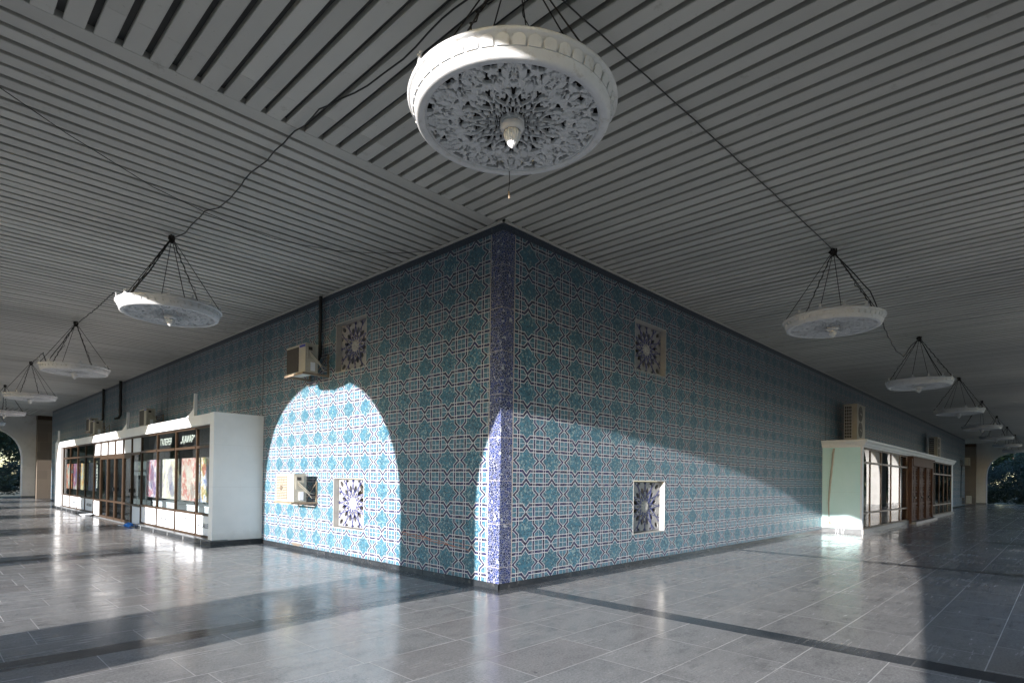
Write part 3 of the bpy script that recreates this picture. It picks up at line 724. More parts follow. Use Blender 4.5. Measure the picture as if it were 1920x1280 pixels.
for i in range(6):
    a, b = door_us[i]+.033, door_us[i+1]-.033
    if i in (0, 5):
        g = MB().m('bronze'); BX(g, kf, a, b, T0-.04, T0+.04, .035, .07); BX(g, kf, a, b, T0-.04, T0+.04, .60, .66); BX(g, kf, a-.001, a+.012, T0-.026, T0+.026, .036, .655); fr = g.build('sidelight', kl)
        g = MB().m('paintwhite'); BX(g, kf, a, b, T0-.006, T0+.006, .07, .60); g.build('lower_panel', fr)
        g = MB().m('glass'); BX(g, kf, a, b, T0-.006, T0+.006, .66, 2.18); g.build('pane', fr)
    else:
        g = MB().m('bronze'); w_ = .055
        BX(g, kf, a, a+w_, T0-.04, T0+.03, .04, 2.18); BX(g, kf, b-w_, b, T0-.04, T0+.03, .04, 2.18)
        BX(g, kf, a+w_, b-w_, T0-.04, T0+.03, .04, .12); BX(g, kf, a+w_, b-w_, T0-.04, T0+.03, 2.10, 2.18); BX(g, kf, a+w_, b-w_, T0-.04, T0+.03, .62, .68)
        fr = g.build('door', kl)
        g = MB().m('glass'); BX(g, kf, a+w_, b-w_, T0-.006, T0+.006, .12, .62); BX(g, kf, a+w_, b-w_, T0-.006, T0+.006, .68, 2.10); g.build('pane', fr)
        if i in (1, 2):
            g = MB().m('black'); BX(g, kf, (b if i == 2 else a)-.03, (b if i == 2 else a)+.03, T0-.09, T0-.045, 1.02, 1.14); g.build('handle', fr)
    g = MB().m('bronze'); BX(g, kf, a, b, T0-.045, T0+.04, 2.18, 2.26); BX(g, kf, a, b, T0-.045, T0+.04, 2.69, 2.74); tf_ = g.build('transom', kl)
    g = MB().m('paintwhite'); BX(g, kf, a, b, T0-.006, T0+.006, 2.26, 2.69); g.build('pane', tf_)
for uu in door_us[1:-1]:
    g = MB().m('bronze'); BX(g, kf, uu-.026, uu+.026, T0-.045, T0+.03, .035, 2.74); g.build('mullion', kl)
# writing and emblems on the kiosk (readers look along +x, so y grows to their left)
kfr = lambda u_, t_, z_: kf(u_, t_, z_)
def ktext(body, size, mat, uc, zc, t_=None, sx_=1.0, rot=0.0, bold=0.0):
    f = lambda a, b, c: kf(2*uc-a, b, c)
    return text_mesh(body, size, mat, 'lettering', kl, f, uc, zc, (T0-.010) if t_ is None else t_, sx_, rot, bold)
ktext('ГАЛЕРЕЯ', .24, 'lettering', 11.88, 2.46, sx_=.92, bold=.001)
ktext('„ҚАМАР”', .24, 'lettering', 10.12, 2.47, sx_=1.0, bold=.001)
ktext('GALLERY', .19, 'lettering', 20.10, 1.50, sx_=1.15, rot=R(90), bold=.004)
for (a, b, kind) in ((8.235, 9.42, 't'), (9.42, 11.0, 'e'), (11.0, 12.62, 't'), (12.62, 14.22, 'e'), (20.60, 22.12, 't'), (22.12, 23.62, 'e'), (23.62, 25.2, 't'), (25.2, 26.75, 'e')):
    uc = (a+b)/2
    if kind == 't': ktext('ART GALLERY', .155, 'ink', uc+(0.06 if a < 9 else 0), .385, sx_=.92)
    else:
        g = MB().m('ink')
        def ring(cx, cz, rx, rz_, a0, a1, wd, n=22):
            pts = []
            for i in range(n+1):
                an = R(a0+(a1-a0)*i/n); pts.append((cx+rx*math.cos(an), cz+rz_*math.sin(an)))
            for i in range(n):
                p, q = pts[i], pts[i+1]; dx, dz_ = q[0]-p[0], q[1]-p[1]; L = math.hypot(dx, dz_) or 1; ox, oz = -dz_/L*wd/2, dx/L*wd/2
                g.prism([(p[0]+ox, p[1]+oz), (q[0]+ox, q[1]+oz), (q[0]-ox, q[1]-oz), (p[0]-ox, p[1]-oz)], lambda s_, k: kf(s_[0], T0-.0075-.002*k, s_[1]))
        ring(uc, .37, .105, .125, 150, 390, .020); ring(uc, .30, .06, .05, 200, 340, .02)
        ring(uc, .44, .075, .055, 25, 155, .030); ring(uc-.03, .465, .035, .035, 40, 190, .02); ring(uc+.03, .465, .035, .035, -10, 140, .02); ring(uc, .385, .03, .05, 60, 300, .008)
        g.build('emblem', kl)
# crest fins on the parapet
for k, uu in enumerate((9.47, 15.70, 27.85)):
    g = MB().m('white')
    pts = [(0, 0), (0, .20), (-.005, .56), (.03, .56), (.045, .20)]
    for i in range(1, 9):
        q = i/8; pts.append((.045+.60*q, .20*(1-q)**1.25))
    pts[-1] = (.645, 0.0)
    g.prism(pts, lambda p, k: kf(uu+p[0], KX+.06+.07*k, 2.992+p[1])); g.build('crest', kl)
# room behind the glass (open towards the building)
g = MB().m('room')
BX(g, kf, 8.21, 26.78, 1.6, 1.65, .0, 2.74); BX(g, kf, 8.21, 26.78, T0+.06, 1.6, .0, .02); BX(g, kf, 8.21, 26.78, T0+.06, 1.6, 2.745, 2.775)
BX(g, kf, 8.205, 8.225, T0+.06, 1.6, .02, 2.74); BX(g, kf, 26.76, 26.78, T0+.06, 1.6, .02, 2.74); g.build('interior', kl)
# paintings and low display blocks inside
PAL = [[(.75,.78,.84),(.60,.70,.85),(.20,.25,.50),(.85,.84,.80),(.70,.42,.16),(.06,.25,.10),(.60,.10,.06),(.25,.45,.75)],
       [(.25,.22,.20),(.70,.68,.62),(.55,.10,.07),(.75,.72,.66),(.60,.28,.22),(.30,.28,.25)],
       [(.12,.14,.35),(.80,.78,.70),(.85,.83,.80),(.72,.66,.50),(.30,.25,.42),(.86,.84,.80)],
       [(.80,.80,.88),(.20,.10,.35),(.85,.80,.85),(.55,.12,.20),(.80,.82,.90),(.12,.10,.25)],
       [(.30,.35,.60),(.75,.72,.70),(.25,.25,.45),(.70,.68,.78),(.15,.14,.22)],
       [(.60,.68,.70),(.45,.55,.65),(.70,.55,.25),(.65,.25,.10),(.60,.65,.62)],
       [(.35,.38,.36),(.55,.60,.55),(.40,.10,.18),(.15,.15,.30),(.60,.62,.58)],
       [(.75,.75,.70),(.80,.35,.12),(.65,.15,.12),(.20,.55,.50),(.78,.76,.70)]]
names = ['bright abstract painting in green, yellow and blue, nearest the white side panel', 'red and pale figure painting with a grey ground, second pane',
         'cream and yellow painting with violet marks under the gallery lettering', 'white painting with violet and red strokes beside the doors',
         'violet grey painting just beyond the doors', 'painting of a pale blue shape under ochre', 'dark painting with a plum patch low down', 'orange and white painting, farthest in the window']
cen = [(8.90, 1.05), (10.18, 1.10), (11.80, 1.12), (13.42, 1.05), (21.36, 1.1), (22.88, 1.05), (24.42, 1.0), (25.95, 1.05)]
for i, (uc, wd) in enumerate(cen):
    m_ = painting_material('canvas_%d' % i, PAL[i], 4.2, i+1)
    g = MB().m(m_); wd *= 1.16; g.box(-.018, .018, -wd/2, wd/2, 0, 1.08)
    g.m('cable'); g.tube([(0, -wd/2+.1, 1.08), (0, -wd/2+.1, 1.78)], .003, 4); g.tube([(0, wd/2-.1, 1.08), (0, wd/2-.1, 1.78)], .003, 4)
    o = g.build('painting', None, (T0+.09, uc, .93)); tag(o, names[i], 'painting', 'paintings hung behind the gallery glass')
blk = ['white display block low behind the nearest gallery pane', 'white display block low behind the second gallery pane', 'white display block low behind the third gallery pane', 'white display block low behind the pane beside the doors']
for i, uc in enumerate((9.0, 10.30, 12.0, 13.3)):
    g = MB().m('paintwhite'); g.box(-.2, .2, -.45, .45, .021, .80); g.box(-.21, .21, -.46, .46, .80, .825)
    o = g.build('display_block', None, (T0+.36, uc-.1, 0)); tag(o, blk[i], 'display block', 'white display blocks in the gallery window')

# --- right kiosk. u = x, t = y
KY = -1.15
kr = thing('green_kiosk', 'pale green sided kiosk with white cornice, tinted panes and carved wooden doors', 'shopfront', (15.0, 0, 0))
def rf(u_, t_, z_): return (u_-15.0, t_, z_)
g = MB().m('seafoam'); BX(g, rf, 15.0, 15.10, KY+.045, -.002, .16, 2.76); g.build('side_panel', kr)
g = MB().m('seafoam'); BX(g, rf, 34.9, 35.0, KY+.045, -.002, .16, 2.76); g.build('side_panel', kr)
g = MB().m('white'); BX(g, rf, 14.985, 15.16, KY-.01, KY+.043, .16, 2.76); g.build('post', kr)
g = MB().m('white'); BX(g, rf, 34.70, 35.02, KY-.01, KY+.043, .13, 2.76); g.build('post', kr)
g = MB().m('white')
prof = [(0, 2.76), (.05, 2.76), (.06, 2.80), (.10, 2.82), (.10, 2.87), (.14, 2.91), (.16, 2.93), (.16, 2.99), (0, 2.99)]
n = len(prof); vs = []
for (cx, s1) in ((15.0, -1), (35.0, 1)):
    for (o_, z_) in prof: vs.append(rf(cx+s1*o_, KY-o_, z_))
for (cx, s1) in ((15.0, -1), (35.0, 1)):
    for (o_, z_) in prof: vs.append(rf(cx+s1*o_, -.003, z_))
fs = []
for i in range(n-1):
    fs += [(i, i+1, n+i+1, n+i), (i, i+1, 2*n+i+1, 2*n+i), (n+i, n+i+1, 3*n+i+1, 3*n+i)]
fs += [(n-1, 2*n-1, 4*n-1, 3*n-1), (0, n, 3*n, 2*n)]
g.add(vs, fs); g.build('cornice', kr)
g = MB().m('greystone'); BX(g, rf, 27.55, 35.2, KY-.05, -.013, .001, .12); g.build('ledge', kr)
g = MB().m('greystone'); BX(g, rf, 14.93, 22.3, KY-.05, -.013, .001, .15)
g.m('white'); BX(g, rf, 14.925, 14.94, KY-.055, KY-.03, .002, .15)
for uu, sl_ in ((-.45, .012), (-.52, .02), (-.60, -.015), (-.68, .03)):
    vs = [rf(14.927, uu, .148), rf(14.927, uu+.012, .148), rf(14.927, uu+.012+sl_, .002), rf(14.927, uu+sl_, .002)]; g.add(vs, [(0,1,2,3)])
g.build('ledge', kr)
T1 = KY+.035
glazing(rf, kr, [15.20, 16.15, 17.72, 19.28, 20.85, 22.25], T1, .15, .66, 2.28, 2.755, 'tint')
glazing(rf, kr, [27.62, 29.05, 30.48, 31.9, 33.3, 34.66], T1, .12, .62, 2.15, 2.755, 'tint')
# carved wooden door set
dr = []
g = MB().m('wood'); BX(g, rf, 22.30, 22.52, KY-.14, KY+.04, .02, 2.66); BX(g, rf, 27.30, 27.55, KY-.14, KY+.04, .02, 2.66); BX(g, rf, 22.52, 27.30, KY-.16, KY+.04, 2.36, 2.70)
BX(g, rf, 22.25, 27.6, KY-.19, KY+.04, 2.70, 2.755)
BX(g, rf, 23.98, 24.16, KY-.14, KY+.04, .02, 2.36); BX(g, rf, 25.66, 25.84, KY-.14, KY+.04, .02, 2.36); g.build('door_frame', kr)
for i, (a, b) in enumerate(((22.53, 23.97), (24.17, 25.65), (25.85, 27.29))):
    g = MB().m('wood'); BX(g, rf, a, b, KY-.02, KY+.02, .10, 2.35)
    m_ = (a+b)/2
    for (p, q) in ((a, m_-.01), (m_+.01, b)):
        for (za, zb_) in ((.16, .62), (.86, 1.62), (1.82, 2.28)):
            BX(g, rf, p, p+.09, KY-.06, KY-.02, za, zb_); BX(g, rf, q-.09, q, KY-.06, KY-.02, za, zb_)
            kk = int((zb_-za)/.11)
            for j in range(kk):                                   # turned rows of carving
                zc = za+(j+.5)*(zb_-za)/kk; BX(g, rf, p+.10, q-.10, KY-.045-.012*(j % 2), KY-.02, zc-.032, zc+.032)
        for (za, zb_) in ((.62, .70), (.76, .86), (1.62, 1.70), (1.74, 1.82), (2.28, 2.35), (.10, .16)): BX(g, rf, p, q, KY-.07, KY-.02, za, zb_)
    dd = g.build('door', kr)
    g = MB().m('black'); BX(g, rf, m_-.03, m_+.03, KY-.12, KY-.071, 1.02, 1.10); g.build('handle', dd)
g = MB().m('greystone'); BX(g, rf, 22.31, 27.54, KY-.30, KY-.03, .001, .10); g.build('step', kr)
g = MB().m('room'); BX(g, rf, 15.2, 34.7, 1.2, 1.25, 0, 2.75); BX(g, rf, 15.2, 34.7, T1+.06, 1.2, .0, .02); BX(g, rf, 15.2, 34.7, T1+.06, 1.2, 2.752, 2.757)
g.build('interior', kr)
# insulated pipe down the green side
o = MB().m('acwhite'); pts = [(0, 0, 2.73), (0, .03, 2.55), (0, .05, 2.2), (0, .09, 1.8), (0, .13, 1.3), (0, .15, .95), (0, .14, .6), (0, .13, .30)]
o.tube(pts, [.028, .034, .03, .033, .028, .026, .018, .016], 8)
o.m('steel').tube([(-.01, .13, .34), (-.02, .10, .30), (-.01, .07, .29)], [.03, .035, .02], 7)
tag(o.build('pipe', None, (14.955, -.36, 0), True), 'taped beige pipe running down the pale green kiosk side', 'pipe')

# ------------------------------------------------------------------ air conditioners
def fan(g, f, uc, zc, t_, rad, mat='grille', wires=True):
    n = 20; g.m(mat)
    vs = [f(uc+rad*math.cos(2*math.pi*k/n), t_, zc+rad*math.sin(2*math.pi*k/n)) for k in range(n)]
    vs2 = [f(uc+rad*math.cos(2*math.pi*k/n), t_-.008, zc+rad*math.sin(2*math.pi*k/n)) for k in range(n)]
    g.add(vs+vs2, [tuple(range(n, 2*n))]+[(k, (k+1) % n, n+(k+1) % n, n+k) for k in range(n)])
def small_ac(name, label, bodymat='acwhite', gm='grillebeige', square=False, bracket=True, label_mat=None):
    """front faces -x; width along y; origin at the wall under the middle of the unit"""
    root = thing(name, label, 'air conditioner', group='air conditioners on the tiled walls')
    f = lambda u_, t_, z_: (t_, u_, z_)
    g = MB().m(bodymat); BX(g, f, -.41, .41, -.50, -.245, .045, .60)
    BX(g, f, -.415, .415, -.505, -.24, .60, .612)
    BX(g, f, -.41, -.14, -.508, -.50, .05, .60)
    bd = g.build('casing', root)
    g = MB()
    if square: g.m(gm); BX(g, f, -.12, .39, -.508, -.502, .08, .57)
    else:
        g.m(gm); BX(g, f, -.10, .385, -.505, -.501, .075, .575); g.m(bodymat)
        for k in range(15): BX(g, f, -.10, .385, -.512, -.505, .085+k*.033, .097+k*.033)
        fan(g, f, .14, .32, -.514, .05, gm)
        g.m(bodymat)
        for k in range(12):
            a = 2*math.pi*k/12; g.tube([(-.515, .14+.05*math.cos(a), .32+.05*math.sin(a)), (-.515, .14+.23*math.cos(a), .32+.23*math.sin(a))], .004, 4)
    g.build('fan_grille', bd)
    g = MB().m('beige'); g.box(-.47, -.30, -.422, -.411, .30, .57); g.m('grille'); g.box(-.45, -.37, -.426, -.421, .48, .545)
    g.m('paintwhite'); g.box(-.40, -.31, -.424, -.411, .08, .25)
    g.m('beige'); g.tube([(-.42, -.43, .44), (-.36, -.44, .38), (-.27, -.44, .30), (-.18, -.42, .22), (-.05, -.36, .2), (0, -.36, .24)], .012, 6)
    g.tube([(-.42, -.43, .40), (-.34, -.43, .33), (-.2, -.43, .2), (-.12, -.40, .12), (0, -.36, .14)], .010, 6)
    g.build('side_cover', bd)
    if label_mat:
        g = MB().m(label_mat); g.box(-.512, -.508, -.36, -.22, .44, .56) if label_mat == 'greenlabel' else g.box(-.512, -.508, -.40, -.17, .545, .59); g.build('sticker', bd)
    g = MB().m('bluelabel')
    if bracket:
        g = MB().m('steel')
        for yy in (-.40, .36):
            g.box(-.56, -.002, yy-.018, yy+.018, .0, .042); g.tube([(-.02, yy, -.0), (-.02, yy, .46)], .018, 4); g.tube([(-.02, yy, .44), (-.30, yy, .03)], .010, 4)
        g.box(-.55, -.52, -.40, .36, .005, .040)
        g.build('bracket', root)
    return root
ac1 = small_ac('air_conditioner', 'sunlit cream air conditioner low on the left wall, beside the pierced screen', label_mat='greenlabel'); ac1.location = (0, 5.70, 1.02)
ac2 = small_ac('air_conditioner', 'dark fronted air conditioner high on the left wall by the upper screen', gm='grille', square=True, label_mat='bluelabel'); ac2.location = (0, 5.31, 3.57)
dup(ac2, 'grey air conditioner above the gallery kiosk doors, nearer of those over the kiosk', (0, 16.15, 3.12))
dup(ac2, 'air conditioner above the far half of the gallery kiosk, its side towards us', (-.25, 22.3, 3.10))
dup(ac2, 'farthest air conditioner above the gallery kiosk, half behind its neighbour', (0, 24.5, 3.35))
# two-fan condensers on the right
def big_ac():
    root = thing('condenser_unit', 'tall beige two fan air conditioner standing on the near end of the kiosk cornice', 'air conditioner', (0,0,0), 0, 'tall two fan units on the right')
    g = MB().m('beige'); g.box(-.55, .55, -.20, .20, .07, 1.26); g.box(-.565, .565, -.21, .21, 1.26, 1.285)
    for s_ in (-.45, .45): g.box(s_-.06, s_+.06, -.20, .20, 0, .07)
    cs = g.build('casing', root)
    for zc in (.40, .96):
        g = MB(); fan(g, lambda u_, t_, z_: (u_, t_, z_), -.10, zc, -.202, .27); g.m('beige')
        for q in (.09, .15, .21, .265):
            g.lathe([(q-.005, 0), (q+.005, 0)], 24)
            m0 = len(g.v)-48
            for i in range(m0, len(g.v)): x_, y_, z_ = g.v[i]; g.v[i] = (x_-.10, -.214, zc+y_)
        g.tube([(-.10, -.214, zc-.002), (-.10, -.22, zc)], .07, 14)
        g.build('fan', cs)
    g = MB().m('grille'); g.box(-.556, -.551, -.04, .185, .10, 1.22); g.m('paintwhite')
    for k in range(11): g.box(-.562, -.556, -.04, .185, .10+k*.112-.004, .10+k*.112+.004)
    for k in range(5): g.box(-.562, -.556, -.04+k*.0555-.003, -.04+k*.0555+.003, .10, 1.22)
    g.build('coil_grille', cs)
    return root
bg_ = big_ac(); bg_.location = (17.28, -.40, 3.07)
dup(bg_, 'tall two fan air conditioner beyond the far end of the green kiosk roof', (34.3, -.42, 3.0))
g = MB().m('steel'); g.box(-.55, .55, -.24, .24, .0, .07); tag(g.build('mounting_frame', None, (17.28, -.40, 2.993)), 'dark steel frame under the tall two fan unit', 'frame')
# small units near the far end of the right wall
s2 = dup(ac1, 'small air conditioner high near the far end of the right wall', (49.6, 0, 3.1), R(90))
s3 = dup(ac1, 'small air conditioner near the floor at the far end of the right wall', (50.6, 0, .22), R(90))
o = MB().m('cable'); o.tube([(0, 0, 3.1), (0.05, 0, 2.9), (-.2, 0, 2.6), (-.35, 0, 1.6), (-.33, 0, .7)], .025, 6); tag(o.build('pipe', None, (49.6, -.04, 0)), 'dark conduit joining the two small far units', 'pipe')
# conduits above the left units
for (yy, z0, z1, rr, lb, xx) in ((5.16, 4.02, 5.24, .036, 'black pipe bundle dropping from the ceiling to the upper left unit', -.07), (21.0, 3.9, 5.24, .055, 'thick black pipe dropping to the units above the kiosk', -.10), (24.1, 3.95, 5.24, .045, 'thin black pipe left of the thick one above the kiosk', -.06)):
    g = MB().m('cable'); pts = [(0, .01*math.sin(i*1.7), z1-(z1-z0)*i/7) for i in range(8)]+[(-.06, -.03, z0-.12), (-.2, -.05, z0-.16)]
    g.tube(pts, [rr*(1+.12*math.sin(i*2.3)) for i in range(8)]+[rr*.8, rr*.6], 8)
    g.tube([(.02, rr, z1), (.02, rr+.01, z0+.4), (0, rr*.6, z0)], .012, 5)
    tag(g.build('pipe', None, (xx, yy, 0), True), lb, 'pipe', 'pipes dropping from the ceiling')

# ------------------------------------------------------------------ lamps
def lamp_field(Rr=.60, n=200):
    xs = np.linspace(-Rr*1.02, Rr*1.02, n); XX, YY = np.meshgrid(xs, xs, indexing='ij')
    rr = np.hypot(XX, YY); th = np.arctan2(YY, XX)
    N = 12; seg = 2*math.pi/N; F = np.full(XX.shape, -1.0); slim = 0.0
    def at(ang):                       # local coordinates about the spoke nearest to each point
        a = (th-ang+seg/2) % seg-seg/2
        return rr*np.cos(a), np.abs(rr*np.sin(a)), rr*np.sin(a)
    def uni(D):
        nonlocal F; F = np.maximum(F, D-slim)
    x1, y1, s1 = at(0); x2, y2, s2_ = at(seg/2)
    uni(.085-rr)
    def flower(x, y, cx, cy, R_, np_=5, ph=0):
        q = np.hypot(x-cx, y-cy); a = np.arctan2(y-cy, x-cx); return R_*(.78+.26*np.cos(np_*(a+ph)))-q
    def leaf(x, y, cx, cy, a, b, rot):
        c, s = math.cos(rot), math.sin(rot); dx, dy = x-cx, y-cy; p = dx*c+dy*s; q = -dx*s+dy*c
        e = np.clip(1-(np.abs(p)/a)**1.7, 0, 1); return np.where(np.abs(p) < a, b*e-np.abs(q), -np.hypot(np.abs(p)-a, q))
    def stroke(x, y, pts, wd):
        D = np.full(x.shape, 9.0)
        for (ax, ay), (bx2, by2) in zip(pts[:-1], pts[1:]):
            dx, dy = bx2-ax, by2-ay; tt = np.clip(((x-ax)*dx+(y-ay)*dy)/(dx*dx+dy*dy), 0, 1); D = np.minimum(D, np.hypot(x-ax-tt*dx, y-ay-tt*dy))
        return wd-D
    def arc(cx, cy, r_, a0, a1, n_=9): return [(cx+r_*math.cos(R(a0+(a1-a0)*i/n_)), cy+r_*math.sin(R(a0+(a1-a0)*i/n_))) for i in range(n_+1)]
    slim = .0032
    # inner almond loops with a bud inside
    L = leaf(x1, y1, .150, 0, .062, .034, 0); uni(np.minimum(L, .011-L)); uni(leaf(x1, y1, .145, 0, .028, .014, 0))
    L = leaf(x2, y2, .205, 0, .060, .040, 0); uni(np.minimum(L, .010-L)); uni(leaf(x2, y2, .205, 0, .03, .018, 0))
    # vine arches
    uni(stroke(x1, y1, [(.19, .0), (.235, .030), (.27, .048), (.31, .045), (.345, .02)], .0075))
    uni(stroke(x2, y2, [(.25, .0), (.29, .018), (.33, .045), (.37, .062), (.42, .050), (.455, .015)], .0075))
    # flowers and leaves
    uni(flower(x1, y1, .300, 0, .036)); uni(flower(x2, y2, .395, 0, .043, 5, .4)); uni(flower(x1, y1, .520, 0, .048, 5, .2))
    uni(leaf(x1, y1, .380, 0, .060, .032, 0)); uni(leaf(x1, y1, .405, .056, .060, .026, R(28))); uni(leaf(x2, y2, .330, .030, .040, .015, R(35)))
    uni(leaf(x1, y1, .455, .040, .040, .017, R(-35))); uni(leaf(x2, y2, .490, .054, .058, .027, R(18))); uni(leaf(x2, y2, .470, 0, .040, .017, 0))
    uni(leaf(x2, y2, .555, .030, .040, .018, R(-30))); uni(leaf(x1, y1, .575, .075, .045, .018, R(40))); uni(leaf(x1, y1, .500, .088, .04, .016, R(60)))
    uni(stroke(x1, y1, arc(.46, .085, .030, -60, 200), .0065)); uni(stroke(x2, y2, arc(.56, .075, .026, 0, 260), .006)); uni(stroke(x2, y2, arc(.435, .080, .022, 20, 280), .0055))
    uni(stroke(x1, y1, [(.345, .02), (.39, .03), (.43, .02), (.47, .0)], .006)); uni(stroke(x1, y1, [(.52, .03), (.55, .05), (.60, .055)], .007)); uni(stroke(x2, y2, [(.49, .0), (.53, .01), (.60, .0)], .008))
    uni(stroke(x1, y1, [(.44, .10), (.50, .125), (.55, .105), (.60, .12)], .0065)); uni(stroke(x1, y1, [(.10, 0), (.5, 0)], .004))
    F = np.minimum(F, .606-rr); F = np.maximum(F, np.minimum(rr-.588, .606-rr))
    # old breakages
    for (a, b, q) in ((.30, .42, .035), (-.42, -.18, .028), (.12, -.50, .03), (-.2, .5, .025), (.47, .22, .03)): F = np.minimum(F, np.hypot(XX-a, YY-b)-q)
    F[rr > .606] = np.minimum(F[rr > .606], .606-rr[rr > .606])
    return xs, F
LPX, LPF = lamp_field()
def make_lamp(label):
    """origin at the ceiling anchor"""
    root = thing('hanging_lamp', label, 'lamp', (0,0,0), 0, 'round carved lamps hanging from the ceiling')
    zb = -1.252                                           # bottom plane
    g = MB().m('carved')
    prof = [(.600, zb+.014), (.606, zb-.002), (.645, zb-.006), (.664, zb+.006), (.672, zb+.046), (.680, zb+.052), (.674, zb+.058), (.694, zb+.112), (.708, zb+.116), (.721, zb+.126), (.717, zb+.138),
            (.696, zb+.142), (.680, zb+.136), (.66, zb+.10), (.63, zb+.04)]
    g.lathe(prof, 72, close=True); rim = g.build('rim', root, None, True)
    g = MB().m('carved'); N = 46
    for k in range(N):
        a0 = 2*math.pi*k/N; hw = math.pi/N*.80
        pts = []
        for (q, zz) in ((-1, .0), (1, .0), (1, .040), (.8, .050), (.4, .058), (0, .061), (-.4, .058), (-.8, .050), (-1, .040)):
            pts.append((a0+q*hw, zz))
        def p3(p, k_, out=.012):
            rr_ = .673+(p[1]/.074)*.020+(out if k_ else -.004); return (rr_*math.cos(p[0]), rr_*math.sin(p[0]), zb+.050+p[1])
        g.prism(pts, p3)
    g.build('petal_band', rim)
    g = MB().m('carved')
    plate(g, LPF, LPX, LPX, lambda a, b, c: (a, b, zb+.016+c), .022, lambda x_, y_, f_: .007*min(max(f_, 0)/.003, 1)-.006*min(max(f_-.005, 0)/.004, 1))
    g.build('carved_disc', root)
    g = MB().m('void'); g.lathe([(.0001, zb+.10), (.62, zb+.10), (.63, zb+.11), (.0001, zb+.12)], 40); g.build('hole_shade', root)  # dark disc added so the fretwork holes look deep in shade
    g = MB().m('carved')
    g.lathe([(.0001, zb+.02), (.078, zb+.018), (.086, zb+.004), (.084, zb-.02), (.072, zb-.036), (.058, zb-.042)], 32); g.build('boss', root, None, True)
    g = MB().m('carved'); g.lathe([(.055, zb-.040), (.060, zb-.058), (.058, zb-.080), (.044, zb-.112), (.022, zb-.142), (.0001, zb-.160)], 32, rib=-.10); g.build('finial', root)
    for k in range(14):                                  # upright crest spurs
        if k in (3, 8): continue
        g = MB().m('carved')
        a = 2*math.pi*(k+.5)/14; rr_ = .70; e = .08/.70
        pts = [(-e, 0), (-e*.5, .014), (-e*.22, .028), (-e*.14, .058), (-e*.34, .078), (-e*.2, .085), (0, .070), (e*.2, .085), (e*.34, .078), (e*.14, .058), (e*.22, .028), (e*.5, .014), (e, 0)]
        g.prism(pts, lambda p, k_: ((rr_-.008+.016*k_)*math.cos(a+p[0]), (rr_-.008+.016*k_)*math.sin(a+p[0]), zb+.136+p[1]))
        g.build('crest_spur', rim)['spur'] = k
    for k in range(6):
        a = 2*math.pi*(k+.35)/6; g = MB().m('wire')
        p0 = Vector((.70*math.cos(a), .70*math.sin(a), zb+.138)); p1 = Vector((.02*math.cos(a), .02*math.sin(a), -.06))
        g.tube([p0, p0.lerp(p1, .5), p1], .0055, 5)
        if k in (0, 3):                                  # flex wound round the chain
            pts = [p0.lerp(p1, i/26)+Vector((.018*math.sin(i*1.9)+(.03 if i in (9, 10, 11) else 0), .018*math.cos(i*1.9), 0)) for i in range(27)]
            g.tube(pts, .005, 4)
        g.build('chain', root)
    g = MB().m('wire')
    rr2 = random.Random(3)
    for k in range(9):
        a = rr2.uniform(0, 6.28); q = rr2.uniform(.01, .05)
        g.tube([(q*math.cos(a), q*math.sin(a), -.001), (q*1.4*math.cos(a+1), q*1.4*math.sin(a+1), -.05), (q*.6*math.cos(a+2), q*.6*math.sin(a+2), -.10)], .012, 5)
    g.tube([(0, 0, 0), (0, 0, -.12)], .022, 7); g.build('hook', root)
    return root
lp = make_lamp('largest round carved white lamp, hanging in front of the tiled corner'); lp.location = (-2.965, -3.03, H)
LL = ['round carved lamp, nearest of the row in front of the gallery kiosk', 'second carved lamp of the kiosk row, left of the nearest', 'third carved lamp of the left row, its right half over the pilaster', 'fourth carved lamp of the left row, cut by the frame edge above the arch', 'farthest carved lamp of the left row']
RL = ['round carved lamp, nearest of the right row, above the mosaic wall', 'second carved lamp of the right row, right of the tall two fan unit', 'third carved lamp of the right row', 'fourth carved lamp of the right row, above the far tall unit', 'fifth carved lamp of the right row, over the left side of the end arch', 'sixth carved lamp of the right row, before the end arch top', 'farthest carved lamp of the right row, against the dark trees']
for i, lb in enumerate(LL): dup(lp, lb, (-3.06, 4.2+7.40*i, H), R(17*i+8))
for i, lb in enumerate(RL): dup(lp, lb, (4.2+7.36*i, -3.15, H), R(23*i+40))
# the big lamp has lost the spurs on its near and right sides
for ch in lp.children:
    for g_ in list(ch.children):
        if 'spur' in g_ and g_['spur'] not in (4, 5, 6, 0, 1): bpy.data.objects.remove(g_)
for o in bpy.data.objects:
    if 'spur' in o: del o['spur']
# loose wire under the big lamp
g = MB().m('cable'); g.tube([(0, 0, 0), (.003, 0, -.08), (0, .003, -.16)], .003, 4); g.m('steel'); g.tube([(0, .003, -.16), (.004, .003, -.19), (.002, 0, -.22)], .007, 5)
tag(g.build('loose_wire', None, (-2.55, -2.60, 4.02)), 'loose wire end dangling below the largest lamp', 'wire')

